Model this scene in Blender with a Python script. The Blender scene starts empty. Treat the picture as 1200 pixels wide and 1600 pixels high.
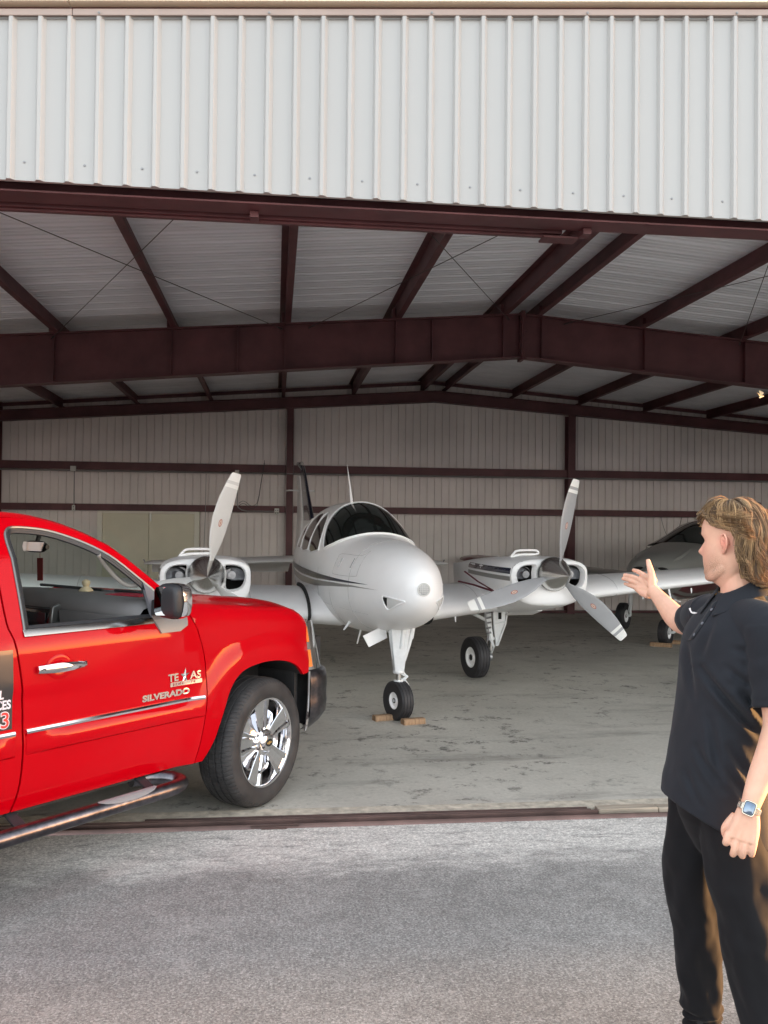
import bpy, bmesh, math, random
from mathutils import Vector, Matrix, noise
from mathutils.geometry import delaunay_2d_cdt
random.seed(7)
R = math.radians
SC = bpy.context.scene
COL = SC.collection

# ------------------------------------------------------------ camera
CAM_H = 1.78
cam_d = bpy.data.cameras.new('camera'); cam = bpy.data.objects.new('camera', cam_d); COL.objects.link(cam)
SC.camera = cam
cam_d.sensor_fit = 'VERTICAL'; cam_d.sensor_height = 24.0; cam_d.sensor_width = 18.0
cam_d.lens = 1400.0 / 1600.0 * 24.0
cam_d.clip_start = 0.05; cam_d.clip_end = 2000
_yaw, _pitch, _roll = R(6.92), R(0.9), 0.0099
fw = Vector((math.sin(_yaw)*math.cos(_pitch), math.cos(_yaw)*math.cos(_pitch), math.sin(_pitch)))
rt0 = Vector((math.cos(_yaw), -math.sin(_yaw), 0)); up0 = rt0.cross(fw)
rt = rt0*math.cos(_roll)+up0*math.sin(_roll); up = -rt0*math.sin(_roll)+up0*math.cos(_roll)
m = Matrix((rt, up, -fw)).transposed().to_4x4(); m.translation = Vector((0, 0, CAM_H))
cam.matrix_world = m
SC.render.resolution_x = 768; SC.render.resolution_y = 1024

# ------------------------------------------------------------ world and sun (low sun from the right)
SUN_EL, SUN_AZ = R(1.9), R(90.0)      # azimuth clockwise from +Y
w = bpy.data.worlds.new('World'); SC.world = w; w.use_nodes = True
nt = w.node_tree; bg = nt.nodes['Background']
sky = nt.nodes.new('ShaderNodeTexSky'); sky.sky_type = 'NISHITA'; sky.sun_disc = False
sky.sun_elevation = SUN_EL; sky.sun_rotation = SUN_AZ
sky.air_density = 1.0; sky.dust_density = 1.2; sky.ozone_density = 1.2
# thin high cloud veils the clear evening sky: an even pale layer over the clear air model
_vm = nt.nodes.new('ShaderNodeVectorMath'); _vm.operation = 'MULTIPLY_ADD'; nt.links.new(sky.outputs[0], _vm.inputs[0]); _vm.inputs[1].default_value = (.80, .76, .72)
_tc = nt.nodes.new('ShaderNodeTexCoord'); _cn = nt.nodes.new('ShaderNodeTexNoise'); _cn.inputs['Scale'].default_value = 2.2; _cn.inputs['Detail'].default_value = 5
nt.links.new(_tc.outputs['Generated'], _cn.inputs['Vector'])
_cr = nt.nodes.new('ShaderNodeMapRange'); _cr.inputs[1].default_value = .3; _cr.inputs[2].default_value = .7; _cr.inputs[3].default_value = .8; _cr.inputs[4].default_value = 1.2; nt.links.new(_cn.outputs['Fac'], _cr.inputs[0])
_vc = nt.nodes.new('ShaderNodeVectorMath'); _vc.operation = 'SCALE'; _vc.inputs[0].default_value = (1.38, 1.42, 1.52); 
_sx = nt.nodes.new('ShaderNodeSeparateXYZ'); nt.links.new(_tc.outputs['Generated'], _sx.inputs[0])
_hz = nt.nodes.new('ShaderNodeMapRange'); _hz.inputs[1].default_value = 0.0; _hz.inputs[2].default_value = .60; _hz.inputs[3].default_value = 2.0; _hz.inputs[4].default_value = .80; _hz.interpolation_type = 'SMOOTHSTEP'; nt.links.new(_sx.outputs[2], _hz.inputs[0])
_mm = nt.nodes.new('ShaderNodeMath'); _mm.operation = 'MULTIPLY'; nt.links.new(_cr.outputs[0], _mm.inputs[0]); nt.links.new(_hz.outputs[0], _mm.inputs[1])
nt.links.new(_mm.outputs[0], _vc.inputs['Scale'])
nt.links.new(_vc.outputs[0], _vm.inputs[2])
nt.links.new(_vm.outputs[0], bg.inputs['Color']); bg.inputs['Strength'].default_value = 0.15
sl = bpy.data.lights.new('sun', 'SUN'); sun = bpy.data.objects.new('sun', sl); COL.objects.link(sun)
sl.energy = 3.2; sl.angle = R(0.6); sl.color = (1.0, 0.50, 0.17)
sd = Vector((math.sin(SUN_AZ)*math.cos(SUN_EL), math.cos(SUN_AZ)*math.cos(SUN_EL), math.sin(SUN_EL)))
sun.rotation_euler = sd.to_track_quat('Z', 'Y').to_euler()
SC.view_settings.view_transform = 'Standard'; SC.view_settings.look = 'None'
SC.view_settings.exposure = 2.98; SC.view_settings.gamma = 1.0
SC.render.engine = 'CYCLES'
SC.cycles.use_denoising = True
SC.cycles.max_bounces = 10; SC.cycles.diffuse_bounces = 8; SC.cycles.glossy_bounces = 5
SC.cycles.transmission_bounces = 8; SC.cycles.transparent_max_bounces = 12
SC.cycles.sample_clamp_indirect = 6.0

# ------------------------------------------------------------ materials
MATS = {}
def mat(name, col=(.5, .5, .5), rough=.5, metal=0.0, coat=0.0, spec=.5, n1=None, bump=None, **kw):
    """n1 = (scale, amount, detail, stretch) brightness variation; bump = (scale, strength, distance)"""
    if name in MATS: return MATS[name]
    mt = bpy.data.materials.new(name); mt.use_nodes = True; t = mt.node_tree; b = t.nodes['Principled BSDF']
    b.inputs['Base Color'].default_value = (*col, 1); b.inputs['Roughness'].default_value = rough
    b.inputs['Metallic'].default_value = metal; b.inputs['Coat Weight'].default_value = coat
    b.inputs['Coat Roughness'].default_value = kw.get('coat_rough', .03)
    b.inputs['Specular IOR Level'].default_value = spec
    if 'emis' in kw:
        b.inputs['Emission Color'].default_value = (*kw['emis'], 1); b.inputs['Emission Strength'].default_value = kw.get('es', 1)
    if 'trans' in kw: b.inputs['Transmission Weight'].default_value = kw['trans']; b.inputs['IOR'].default_value = kw.get('ior', 1.45)
    if 'alpha' in kw: b.inputs['Alpha'].default_value = kw['alpha']
    if 'sss' in kw:
        b.inputs['Subsurface Weight'].default_value = kw['sss']; b.inputs['Subsurface Radius'].default_value = (.02, .008, .004); b.inputs['Subsurface Scale'].default_value = .4
    if 'sheen' in kw: b.inputs['Sheen Weight'].default_value = kw['sheen']; b.inputs['Sheen Roughness'].default_value = .5
    tc = None
    def coord(stretch=None):
        nonlocal tc
        if tc is None: tc = t.nodes.new('ShaderNodeTexCoord')
        if stretch is None: return tc.outputs['Object']
        mp = t.nodes.new('ShaderNodeMapping'); mp.inputs['Scale'].default_value = stretch
        t.links.new(tc.outputs['Object'], mp.inputs[0]); return mp.outputs[0]
    if n1:
        sc, am = n1[0], n1[1]; de = n1[2] if len(n1) > 2 else 4; st = n1[3] if len(n1) > 3 else None
        no = t.nodes.new('ShaderNodeTexNoise'); no.inputs['Scale'].default_value = sc; no.inputs['Detail'].default_value = de; no.inputs['Roughness'].default_value = .6
        t.links.new(coord(st), no.inputs['Vector'])
        mx = t.nodes.new('ShaderNodeMapRange'); mx.inputs['From Min'].default_value = .3; mx.inputs['From Max'].default_value = .7
        mx.inputs['To Min'].default_value = 1-am; mx.inputs['To Max'].default_value = 1+am
        t.links.new(no.outputs['Fac'], mx.inputs['Value'])
        mu = t.nodes.new('ShaderNodeVectorMath'); mu.operation = 'SCALE'; mu.inputs[0].default_value = col
        t.links.new(mx.outputs[0], mu.inputs['Scale']); t.links.new(mu.outputs[0], b.inputs['Base Color'])
        if kw.get('rn'):
            rr = t.nodes.new('ShaderNodeMapRange'); rr.inputs['From Min'].default_value = .3; rr.inputs['From Max'].default_value = .7
            rr.inputs['To Min'].default_value = rough-kw['rn']; rr.inputs['To Max'].default_value = rough+kw['rn']
            t.links.new(no.outputs['Fac'], rr.inputs['Value']); t.links.new(rr.outputs[0], b.inputs['Roughness'])
    if bump:
        no = t.nodes.new('ShaderNodeTexNoise'); no.inputs['Scale'].default_value = bump[0]; no.inputs['Detail'].default_value = 4
        t.links.new(coord(bump[3] if len(bump) > 3 else None), no.inputs['Vector'])
        bp = t.nodes.new('ShaderNodeBump'); bp.inputs['Strength'].default_value = bump[1]; bp.inputs['Distance'].default_value = bump[2]
        t.links.new(no.outputs['Fac'], bp.inputs['Height']); t.links.new(bp.outputs[0], b.inputs['Normal'])
    mt['pb'] = 1; MATS[name] = mt
    return mt

def N(t, kind, **kw):
    n = t.nodes.new('ShaderNode'+kind)
    for k, v in kw.items():
        if hasattr(n, k) and k not in ('inputs',): setattr(n, k, v)
        else: n.inputs[k.replace('_', ' ')].default_value = v
    return n

# ------------------------------------------------------------ mesh builder
def V(*a): return Vector(a)
class MB:
    def __init__(s): s.v = []; s.f = []; s.mi = []; s.cur = 0
    def add(s, vs, fs):
        o = len(s.v); s.v += [tuple(x) for x in vs]; s.f += [tuple(i+o for i in f) for f in fs]; s.mi += [s.cur]*len(fs); return s
    def box(s, c, d, rot=None, tap=1.0):
        vs = []
        for z in (-1, 1):
            k = tap if z > 0 else 1
            for x, y in ((-1, -1), (1, -1), (1, 1), (-1, 1)): vs.append(Vector((x*d[0]/2*k, y*d[1]/2*k, z*d[2]/2)))
        if rot is not None:
            if not isinstance(rot, Matrix): rot = Matrix.Rotation(rot, 3, 'Z')
            vs = [rot @ q for q in vs]
        vs = [q+Vector(c) for q in vs]
        return s.add(vs, [(3, 2, 1, 0), (4, 5, 6, 7), (0, 1, 5, 4), (1, 2, 6, 5), (2, 3, 7, 6), (3, 0, 4, 7)])
    def lo_hi(s, a, b): return s.box([(a[i]+b[i])/2 for i in range(3)], [abs(b[i]-a[i]) for i in range(3)])
    def loft(s, rings, closed=True, cap0=True, cap1=True, loop=False):
        n = len(rings[0]); vs = [p for r in rings for p in r]; fs = []
        m_ = len(rings)
        for i in range(m_ if loop else m_-1):
            for j in range(n if closed else n-1):
                a = i*n+j; b = i*n+(j+1) % n; i2 = (i+1) % m_
                fs.append((a, b, i2*n+(j+1) % n, i2*n+j))
        if closed and not loop:
            if cap0: fs.append(tuple(range(n-1, -1, -1)))
            if cap1: fs.append(tuple((m_-1)*n+j for j in range(n)))
        return s.add(vs, fs)
    def tube(s, path, rad, seg=10, flat=None, cap=True, loop=False):
        """flat=(fx,fy): ellipse factors"""
        path = [Vector(p) for p in path]; n = len(path)
        if not hasattr(rad, '__len__'): rad = [rad]*n
        rings = []; prev = None
        for i, p in enumerate(path):
            if loop: t = path[(i+1) % n]-path[i-1]
            else: t = (path[min(i+1, n-1)]-path[max(i-1, 0)])
            t.normalize()
            if prev is None:
                a = Vector((0, 0, 1)) if abs(t.z) < .9 else Vector((1, 0, 0))
                x = t.cross(a).normalized()
            else: x = (prev-t*prev.dot(t)).normalized()
            prev = x; y = t.cross(x); r = rad[i]
            fx, fy = flat if flat else (1, 1)
            rings.append([p+x*(math.cos(2*math.pi*k/seg)*r*fx)+y*(math.sin(2*math.pi*k/seg)*r*fy) for k in range(seg)])
        return s.loft(rings, True, cap, cap, loop)
    def bar(s, a, b, w_, h_=None, upv=(0, 0, 1)):
        a = Vector(a); b = Vector(b); h_ = h_ or w_; t = (b-a); L = t.length; t.normalize()
        u_ = Vector(upv)
        if abs(t.dot(u_)) > .98: u_ = Vector((1, 0, 0))
        x = t.cross(u_).normalized(); y = x.cross(t).normalized()
        vs = [p+x*(sx*w_/2)+y*(sy*h_/2) for p in (a, b) for sx, sy in ((-1, -1), (1, -1), (1, 1), (-1, 1))]
        return s.add(vs, [(3, 2, 1, 0), (4, 5, 6, 7), (0, 1, 5, 4), (1, 2, 6, 5), (2, 3, 7, 6), (3, 0, 4, 7)])
    def lathe(s, prof, c=(0, 0, 0), axis='Z', seg=32, M=None):
        rings = []
        for r, h in prof:
            ring = []
            for k in range(seg):
                a = 2*math.pi*k/seg; x, y = r*math.cos(a), r*math.sin(a)
                q = {'Z': (x, y, h), 'X': (h, x, y), 'Y': (y, h, x)}[axis]; q = Vector(q)
                if M is not None: q = M @ q
                ring.append(q+Vector(c))
            rings.append(ring)
        return s.loft(rings, True, False, False)
    def prism(s, outl, fn, thick):
        """outl: 2D polygon; fn(u,v,w)->3D ; thick=(w0,w1)"""
        n = len(outl); vs = [fn(u, v, w_) for w_ in thick for u, v in outl]
        fs = [tuple(range(n-1, -1, -1)), tuple(range(n, 2*n))]+[(i, (i+1) % n, n+(i+1) % n, n+i) for i in range(n)]
        return s.add(vs, fs)
    def panel(s, outer, holes, fn, step=.03, lip=.012, lipdir=None, thick=None):
        """fill a 2D outline (with holes) with a fine mesh and lift it with fn(u,v)->Vector; lip folds the border inward"""
        def dens(poly):
            o = []
            for i, p in enumerate(poly):
                q = poly[(i+1) % len(poly)]; L = math.hypot(q[0]-p[0], q[1]-p[1]); k = max(1, int(L/step+.5))
                for j in range(k): o.append((p[0]+(q[0]-p[0])*j/k, p[1]+(q[1]-p[1])*j/k))
            return o
        loops = [dens(outer)]+[dens(h) for h in holes]
        pts = []; edges = []
        for lp in loops:
            o = len(pts); pts += lp; edges += [(o+i, o+(i+1) % len(lp)) for i in range(len(lp))]
        def inside(poly, x, y):
            c = False; j = len(poly)-1
            for i in range(len(poly)):
                if (poly[i][1] > y) != (poly[j][1] > y) and x < (poly[j][0]-poly[i][0])*(y-poly[i][1])/(poly[j][1]-poly[i][1])+poly[i][0]: c = not c
                j = i
            return c
        x0 = min(p[0] for p in outer); x1 = max(p[0] for p in outer); y0 = min(p[1] for p in outer); y1 = max(p[1] for p in outer)
        bd = list(pts); d2 = (step*.45)**2
        nx = int((x1-x0)/step)+1; ny = int((y1-y0)/step)+1
        for i in range(nx+1):
            for j in range(ny+1):
                x = x0+i*step; y = y0+j*step
                if not inside(outer, x, y) or any(inside(h, x, y) for h in holes): continue
                if any((x-a)**2+(y-b)**2 < d2 for a, b in bd): continue
                pts.append((x, y))
        nb = len(bd)
        vo, eo, fo, ov, oe, of = delaunay_2d_cdt([Vector(p) for p in pts], edges, [], 0, 1e-6)
        fs = []
        for f in fo:
            cx = sum(vo[i][0] for i in f)/len(f); cy = sum(vo[i][1] for i in f)/len(f)
            if inside(outer, cx, cy) and not any(inside(h, cx, cy) for h in holes): fs.append(tuple(f))
        P = [fn(q[0], q[1]) for q in vo]
        base = len(s.v); s.add(P, fs)
        if lip:
            # border edges
            cnt = {}
            for f in fs:
                for a, b in zip(f, f[1:]+f[:1]): cnt[(a, b)] = cnt.get((a, b), 0)+1
            bor = [(a, b) for (a, b) in cnt if (b, a) not in cnt]
            vn = {}
            for f in fs:
                a, b, c = P[f[0]], P[f[1]], P[f[2]]; n_ = (b-a).cross(c-a)
                for i in f: vn[i] = vn.get(i, Vector((0, 0, 0)))+n_
            ids = {}
            for a, b in bor:
                for i in (a, b):
                    if i not in ids:
                        n_ = lipdir if lipdir is not None else -vn[i].normalized()
                        ids[i] = len(s.v); s.v.append(tuple(P[i]+n_*lip))
                # own copy of the rim verts -> sharp-ish edge
                s.f.append((base+b, base+a, ids[a], ids[b])); s.mi.append(s.cur)
        return s
    def build(s, name, mats, parent=None, smooth=True, bevel=0, angle=35, remesh=0, sm=0, subd=0, fix=False):
        me = bpy.data.meshes.new(name); me.from_pydata(s.v, [], s.f); 
        if not isinstance(mats, (list, tuple)): mats = [mats]
        for q in mats: me.materials.append(q)
        me.polygons.foreach_set('material_index', s.mi)
        me.update(); me.validate()
        if fix:
            bm = bmesh.new(); bm.from_mesh(me); bmesh.ops.remove_doubles(bm, verts=bm.verts, dist=1e-5); bmesh.ops.recalc_face_normals(bm, faces=bm.faces); bm.to_mesh(me); bm.free()
        o = bpy.data.objects.new(name, me); COL.objects.link(o)
        if parent is not None: o.parent = parent
        if smooth:
            me.polygons.foreach_set('use_smooth', [True]*len(me.polygons))
            if not remesh: me.set_sharp_from_angle(angle=R(angle))
        if bevel:
            b = o.modifiers.new('b', 'BEVEL'); b.width = bevel; b.segments = 2; b.limit_method = 'ANGLE'; b.angle_limit = R(40)
        if remesh:
            r_ = o.modifiers.new('r', 'REMESH'); r_.mode = 'VOXEL'; r_.voxel_size = remesh; r_.use_smooth_shade = True
        if sm:
            q = o.modifiers.new('s', 'SMOOTH'); q.iterations = sm; q.factor = .5
        if subd:
            q = o.modifiers.new('u', 'SUBSURF'); q.levels = subd; q.render_levels = subd
        return o

def tag(o, label=None, cat=None, group=None, kind=None):
    if label: o['label'] = label
    if cat: o['category'] = cat
    if group: o['group'] = group
    if kind: o['kind'] = kind
    return o
def empty(name, loc=(0, 0, 0), rz=0.0, label=None, cat=None, group=None):
    o = bpy.data.objects.new(name, None); COL.objects.link(o); o.empty_display_size = .2
    o.location = loc; o.rotation_euler = (0, 0, rz); return tag(o, label, cat, group)
def interp(tab, x):
    if x <= tab[0][0]: return tab[0][1] if len(tab[0]) == 2 else tab[0][1:]
    for a, b in zip(tab, tab[1:]):
        if x <= b[0]:
            t = (x-a[0])/(b[0]-a[0])
            if len(a) == 2: return a[1]+(b[1]-a[1])*t
            return tuple(a[k]+(b[k]-a[k])*t for k in range(1, len(a)))
    return tab[-1][1] if len(tab[-1]) == 2 else tab[-1][1:]
def smooth_tab(tab, x):
    """catmull-rom through table rows (x, v...)"""
    n = len(tab)
    if x <= tab[0][0]: r_ = tab[0][1:]; return r_[0] if len(r_) == 1 else tuple(r_)
    if x >= tab[-1][0]: r_ = tab[-1][1:]; return r_[0] if len(r_) == 1 else tuple(r_)
    for i in range(n-1):
        if x <= tab[i+1][0]: break
    a = tab[i]; b = tab[i+1]; p0 = tab[max(i-1, 0)]; p3 = tab[min(i+2, n-1)]
    h = b[0]-a[0]; t = (x-a[0])/h; out = []
    for k in range(1, len(a)):
        m1 = (b[k]-p0[k])/(b[0]-p0[0]) if b[0] != p0[0] else 0; m2 = (p3[k]-a[k])/(p3[0]-a[0]) if p3[0] != a[0] else 0
        out.append((2*t**3-3*t**2+1)*a[k]+(t**3-2*t*t+t)*h*m1+(-2*t**3+3*t*t)*b[k]+(t**3-t*t)*h*m2)
    return out[0] if len(out) == 1 else tuple(out)
def text_part(txt, size, name, mt, parent, M, extrude=.001, font_bold=0.0, sx=1.0, align='LEFT'):
    cu = bpy.data.curves.new(name, 'FONT'); cu.body = txt; cu.size = size; cu.extrude = extrude; cu.offset = font_bold; cu.align_x = align
    cu.resolution_u = 4
    o = bpy.data.objects.new(name+'_tmp', cu); COL.objects.link(o)
    dg = bpy.context.evaluated_depsgraph_get(); me = bpy.data.meshes.new_from_object(o.evaluated_get(dg))
    bpy.data.objects.remove(o); me.name = name
    for v in me.vertices: v.co.x *= sx
    me.transform(M); me.materials.clear(); me.materials.append(mt)
    ob = bpy.data.objects.new(name, me); COL.objects.link(ob); ob.parent = parent
    return ob
# ============================================================ GROUND
def ground_mat():
    mt = bpy.data.materials.new('apron_concrete'); mt.use_nodes = True; t = mt.node_tree; b = t.nodes['Principled BSDF']; L = t.links.new
    g = N(t, 'NewGeometry'); P = g.outputs['Position']
    def noi(scale, det=4, st=None, rough=.6):
        n = N(t, 'TexNoise', Scale=scale, Detail=det, Roughness=rough)
        if st:
            mp = N(t, 'Mapping'); mp.inputs['Scale'].default_value = st; L(P, mp.inputs[0]); L(mp.outputs[0], n.inputs['Vector'])
        else: L(P, n.inputs['Vector'])
        return n.outputs['Fac']
    def ramp(src, *st):
        r_ = N(t, 'ValToRGB'); L(src, r_.inputs[0]); e = r_.color_ramp.elements
        while len(e) < len(st): e.new(.5)
        for q, (p, c) in zip(e, st): q.position = p; q.color = (*((c,)*3 if not hasattr(c, '__len__') else c), 1)
        return r_.outputs[0]
    def mix(a, b_, f, mode='MIX'):
        m_ = N(t, 'Mix', data_type='RGBA', blend_type=mode)
        for k, s_ in ((6, a), (7, b_)):
            if isinstance(s_, tuple): m_.inputs[k].default_value = (*s_, 1)
            else: L(s_, m_.inputs[k])
        if isinstance(f, float): m_.inputs[0].default_value = f
        else: L(f, m_.inputs[0])
        return m_.outputs[2]
    big = ramp(noi(.9, 5), (.3, (.215, .209, .200)), (.55, (.245, .239, .229)), (.75, (.28, .273, .26)))
    grain = ramp(noi(95, 4, None, .9), (.35, .52), (.50, .99), (.65, 1.48))
    broom = ramp(noi(26, 3, (3.5, .5, 1), .7), (.3, .88), (.7, 1.12))
    med = ramp(noi(6, 6, None, .75), (.32, .86), (.5, 1.0), (.7, 1.12))
    c = mix(big, grain, 1.0, 'MULTIPLY'); c = mix(c, broom, 1.0, 'MULTIPLY'); c = mix(c, med, 1.0, 'MULTIPLY')
    sx = N(t, 'SeparateXYZ'); L(P, sx.inputs[0])
    # pale strip of worn concrete beside the door rails (a real change of surface)
    wob = N(t, 'MapRange'); L(noi(3.0, 9, (.6, 1.3, 1), .8), wob.inputs[0]); wob.inputs[3].default_value = -.75; wob.inputs[4].default_value = .65
    ad = N(t, 'Math', operation='ADD'); L(sx.outputs[1], ad.inputs[0]); L(wob.outputs[0], ad.inputs[1])
    st = N(t, 'MapRange'); L(ad.outputs[0], st.inputs[0]); st.inputs[1].default_value = 4.40; st.inputs[2].default_value = 4.95; st.interpolation_type = 'SMOOTHSTEP'
    patch = ramp(noi(9, 6, (.5, 1.6, 1), .8), (.34, .12), (.50, 1.0))
    fm = N(t, 'Math', operation='MULTIPLY'); L(st.outputs[0], fm.inputs[0]); L(patch, fm.inputs[1])
    pale = ramp(noi(40, 4), (.3, (.42, .405, .38)), (.7, (.68, .66, .62)))
    c = mix(c, pale, fm.outputs[0])
    vo = N(t, 'TexVoronoi', Scale=130.0); L(P, vo.inputs['Vector']); vs = N(t, 'SeparateXYZ'); L(vo.outputs['Color'], vs.inputs[0])
    c = mix(c, ramp(vs.outputs[0], (0.0, .60), (.6, 1.0), (1.0, 1.48)), .7, 'MULTIPLY')
    c = mix(c, (.10, .098, .095), ramp(noi(1.6, 7, (1, .7, 1), .8), (.60, 0.0), (.72, .45)))
    spots = ramp(noi(3.3, 6, None, .85), (.56, 0.0), (.68, .55))
    c = mix(c, (.36, .35, .335), spots)
    L(c, b.inputs['Base Color']); b.inputs['Roughness'].default_value = .9; b.inputs['Specular IOR Level'].default_value = .25
    bp = N(t, 'Bump', Strength=.3, Distance=.003); L(noi(60, 5, None, .8), bp.inputs['Height']); L(bp.outputs[0], b.inputs['Normal'])
    return mt
def slab_mat():
    mt = bpy.data.materials.new('slab_concrete'); mt.use_nodes = True; t = mt.node_tree; b = t.nodes['Principled BSDF']; L = t.links.new
    g = N(t, 'NewGeometry'); P = g.outputs['Position']
    def noi(scale, det=4, st=None, rough=.6, off=0):
        n = N(t, 'TexNoise', Scale=scale, Detail=det, Roughness=rough)
        mp = N(t, 'Mapping'); mp.inputs['Scale'].default_value = st or (1, 1, 1); mp.inputs['Location'].default_value = (off, off*.7, 0)
        L(P, mp.inputs[0]); L(mp.outputs[0], n.inputs['Vector']); return n.outputs['Fac']
    def ramp(src, *st):
        r_ = N(t, 'ValToRGB'); L(src, r_.inputs[0]); e = r_.color_ramp.elements
        while len(e) < len(st): e.new(.5)
        for q, (p, c) in zip(e, st): q.position = p; q.color = (*((c,)*3 if not hasattr(c, '__len__') else c), 1)
        return r_.outputs[0]
    def mix(a, b_, f, mode='MIX'):
        m_ = N(t, 'Mix', data_type='RGBA', blend_type=mode)
        for k, s_ in ((6, a), (7, b_)):
            if isinstance(s_, tuple): m_.inputs[k].default_value = (*s_, 1)
            else: L(s_, m_.inputs[k])
        if isinstance(f, float): m_.inputs[0].default_value = f
        else: L(f, m_.inputs[0])
        return m_.outputs[2]
    c = ramp(noi(.7, 6), (.3, (.40, .380, .335)), (.5, (.48, .458, .405)), (.72, (.57, .545, .485)))
    c = mix(c, ramp(noi(30, 5, None, .75, 3), (.3, .84), (.7, 1.1)), 1.0, 'MULTIPLY')
    # dark oil flecks, gathered in patches
    zone = ramp(noi(.45, 3, None, .6, 11), (.40, 0.0), (.54, 1.0))
    fl = ramp(noi(4.2, 7, (1.1, 1.1, 1), .80, 5), (.545, 0.0), (.62, .85))
    f1 = N(t, 'Math', operation='MULTIPLY'); L(zone, f1.inputs[0]); L(fl, f1.inputs[1])
    c = mix(c, (.075, .07, .062), f1.outputs[0])
    c = mix(c, (.14, .13, .115), ramp(noi(.9, 6, (.5, 1.8, 1), .75, 21), (.55, 0.0), (.70, .6)))
    # thin tyre scuffs and cracks
    vo = N(t, 'TexVoronoi', feature='DISTANCE_TO_EDGE', Scale=.55); wv = N(t, 'Mapping'); 
    dn = N(t, 'TexNoise', Scale=1.7, Detail=4.0); L(P, dn.inputs['Vector'])
    vm = N(t, 'VectorMath', operation='MULTIPLY_ADD'); L(dn.outputs['Color'], vm.inputs[0]); vm.inputs[1].default_value = (.9, .9, 0); L(P, vm.inputs[2]); L(vm.outputs[0], vo.inputs['Vector'])
    ck = ramp(vo.outputs['Distance'], (0.0, 1.0), (.005, 0.0))
    cm = N(t, 'Math', operation='MULTIPLY'); L(ck, cm.inputs[0]); L(ramp(noi(1.3, 3, None, .6, 31), (.58, 0.0), (.62, .5)), cm.inputs[1])
    c = mix(c, (.06, .055, .05), cm.outputs[0])
    L(c, b.inputs['Base Color']); L(ramp(noi(1.5, 4, None, .6, 8), (.3, .50), (.7, .78)), b.inputs['Roughness']); b.inputs['Specular IOR Level'].default_value = .4
    bp = N(t, 'Bump', Strength=.25, Distance=.003); L(noi(35, 5), bp.inputs['Height']); L(bp.outputs[0], b.inputs['Normal'])
    return mt
mb = MB(); mb.add([V(-400, -400, 0), V(400, -400, 0), V(400, 5.315, 0), V(-400, 5.315, 0)], [(0, 1, 2, 3)])
o = mb.build('apron', ground_mat(), smooth=False); tag(o, kind='structure')
mb = MB(); mb.add([V(-400, 5.315, -.06), V(400, 5.315, -.06), V(400, 600, -.06), V(-400, 600, -.06)], [(0, 1, 2, 3)])
o = mb.build('ground', mat('dirt', (.16, .14, .11), .95, n1=(.4, .3)), smooth=False); tag(o, kind='structure')
mb = MB(); mb.lo_hi((-6.8, 5.66, -.05), (13.2, 18.4, 0.0))
o = mb.build('hangar_floor', slab_mat(), smooth=False); tag(o, kind='structure')
curb = mat('curb_concrete', (.46, .415, .34), .9, n1=(14, .35, 6), bump=(40, .6, .004))
mb = MB()
rnd = random.Random(3)
# threshold lip: rough cast strip with a slightly broken outer edge
xs = [-6.7+.06*i for i in range(int(19.8/.06)+1)]
ringo = []
for x in xs:
    j = .012*noise.noise(V(x*3, 0, 0))+.006*noise.noise(V(x*14, 2, 0)); y0 = 5.515+j
    ringo.append([V(x, y0, -.05), V(x, y0+.004, .006), V(x, 5.655, .009), V(x, 5.655, -.05)])
mb.loft(ringo)
o = mb.build('threshold', curb); tag(o, kind='structure')

# ============================================================ HANGAR
hangar = empty('hangar', (3.2, 11.5, 0), 0, 'open metal hangar with white ribbed front panel and dark red steel frame', 'hangar')
H0 = Vector((3.2, 11.5, 0))
def hb(mb, name, m_, **kw):       # mesh written in world coordinates, stored relative to the hangar's base
    mb.v = [tuple(Vector(q)-H0) for q in mb.v]
    par = kw.pop('parent', None); kw.setdefault('smooth', False)
    return mb.build(name, m_, par or hangar, **kw)
XR, SL = 3.2, .079
XL, XRT = -6.6, 13.0
YF, YM, YB = 5.0, 11.5, 18.2
def zroof(x): return 4.80-SL*abs(x-XR)
def ztrim(x): return 4.866-SL*abs(x-XR)
steel = mat('maroon_steel', (.105, .036, .039), .52, n1=(2.5, .30, 5), bump=(30, .08, .002), spec=.4)
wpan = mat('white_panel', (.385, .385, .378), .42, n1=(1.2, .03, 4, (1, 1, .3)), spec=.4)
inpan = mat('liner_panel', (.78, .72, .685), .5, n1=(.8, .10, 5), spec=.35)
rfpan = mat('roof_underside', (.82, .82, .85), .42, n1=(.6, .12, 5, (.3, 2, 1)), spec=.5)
tan = mat('tan_trim', (.34, .27, .24), .5, n1=(3, .08))
beige = mat('beige_gutter', (.85, .74, .56), .5, n1=(2, .06))

def ribbed(u0, u1, pitch, prof, fn, zlo, zhi, off=0.0):
    """prof: list of (du, depth) within a pitch"""
    mb = MB(); us = []
    k0 = math.floor((u0-off)/pitch)-1
    k = k0
    while off+k*pitch < u1:
        for du, dp in prof:
            u = off+k*pitch+du
            if u0 <= u <= u1: us.append((u, dp))
        k += 1
    a = []; b_ = []
    for u, dp in us: a.append(fn(u, zlo(u), dp)); b_.append(fn(u, zhi(u), dp))
    mb.loft([a, b_], closed=False); return mb
RP = .1524
rp = [(0.0, 0), (.011, .017), (.027, .017), (.038, 0), (.080, 0), (.083, .0016), (.100, .0016), (.103, 0)]
rp = [(0.0, 0), (.010, .024), (.028, .024), (.049, 0)]
RO = -1.44-.020
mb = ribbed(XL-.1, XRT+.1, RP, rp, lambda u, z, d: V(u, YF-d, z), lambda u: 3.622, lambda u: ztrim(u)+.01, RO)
PANEL = hb(mb, 'front_panel', wpan)
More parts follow.
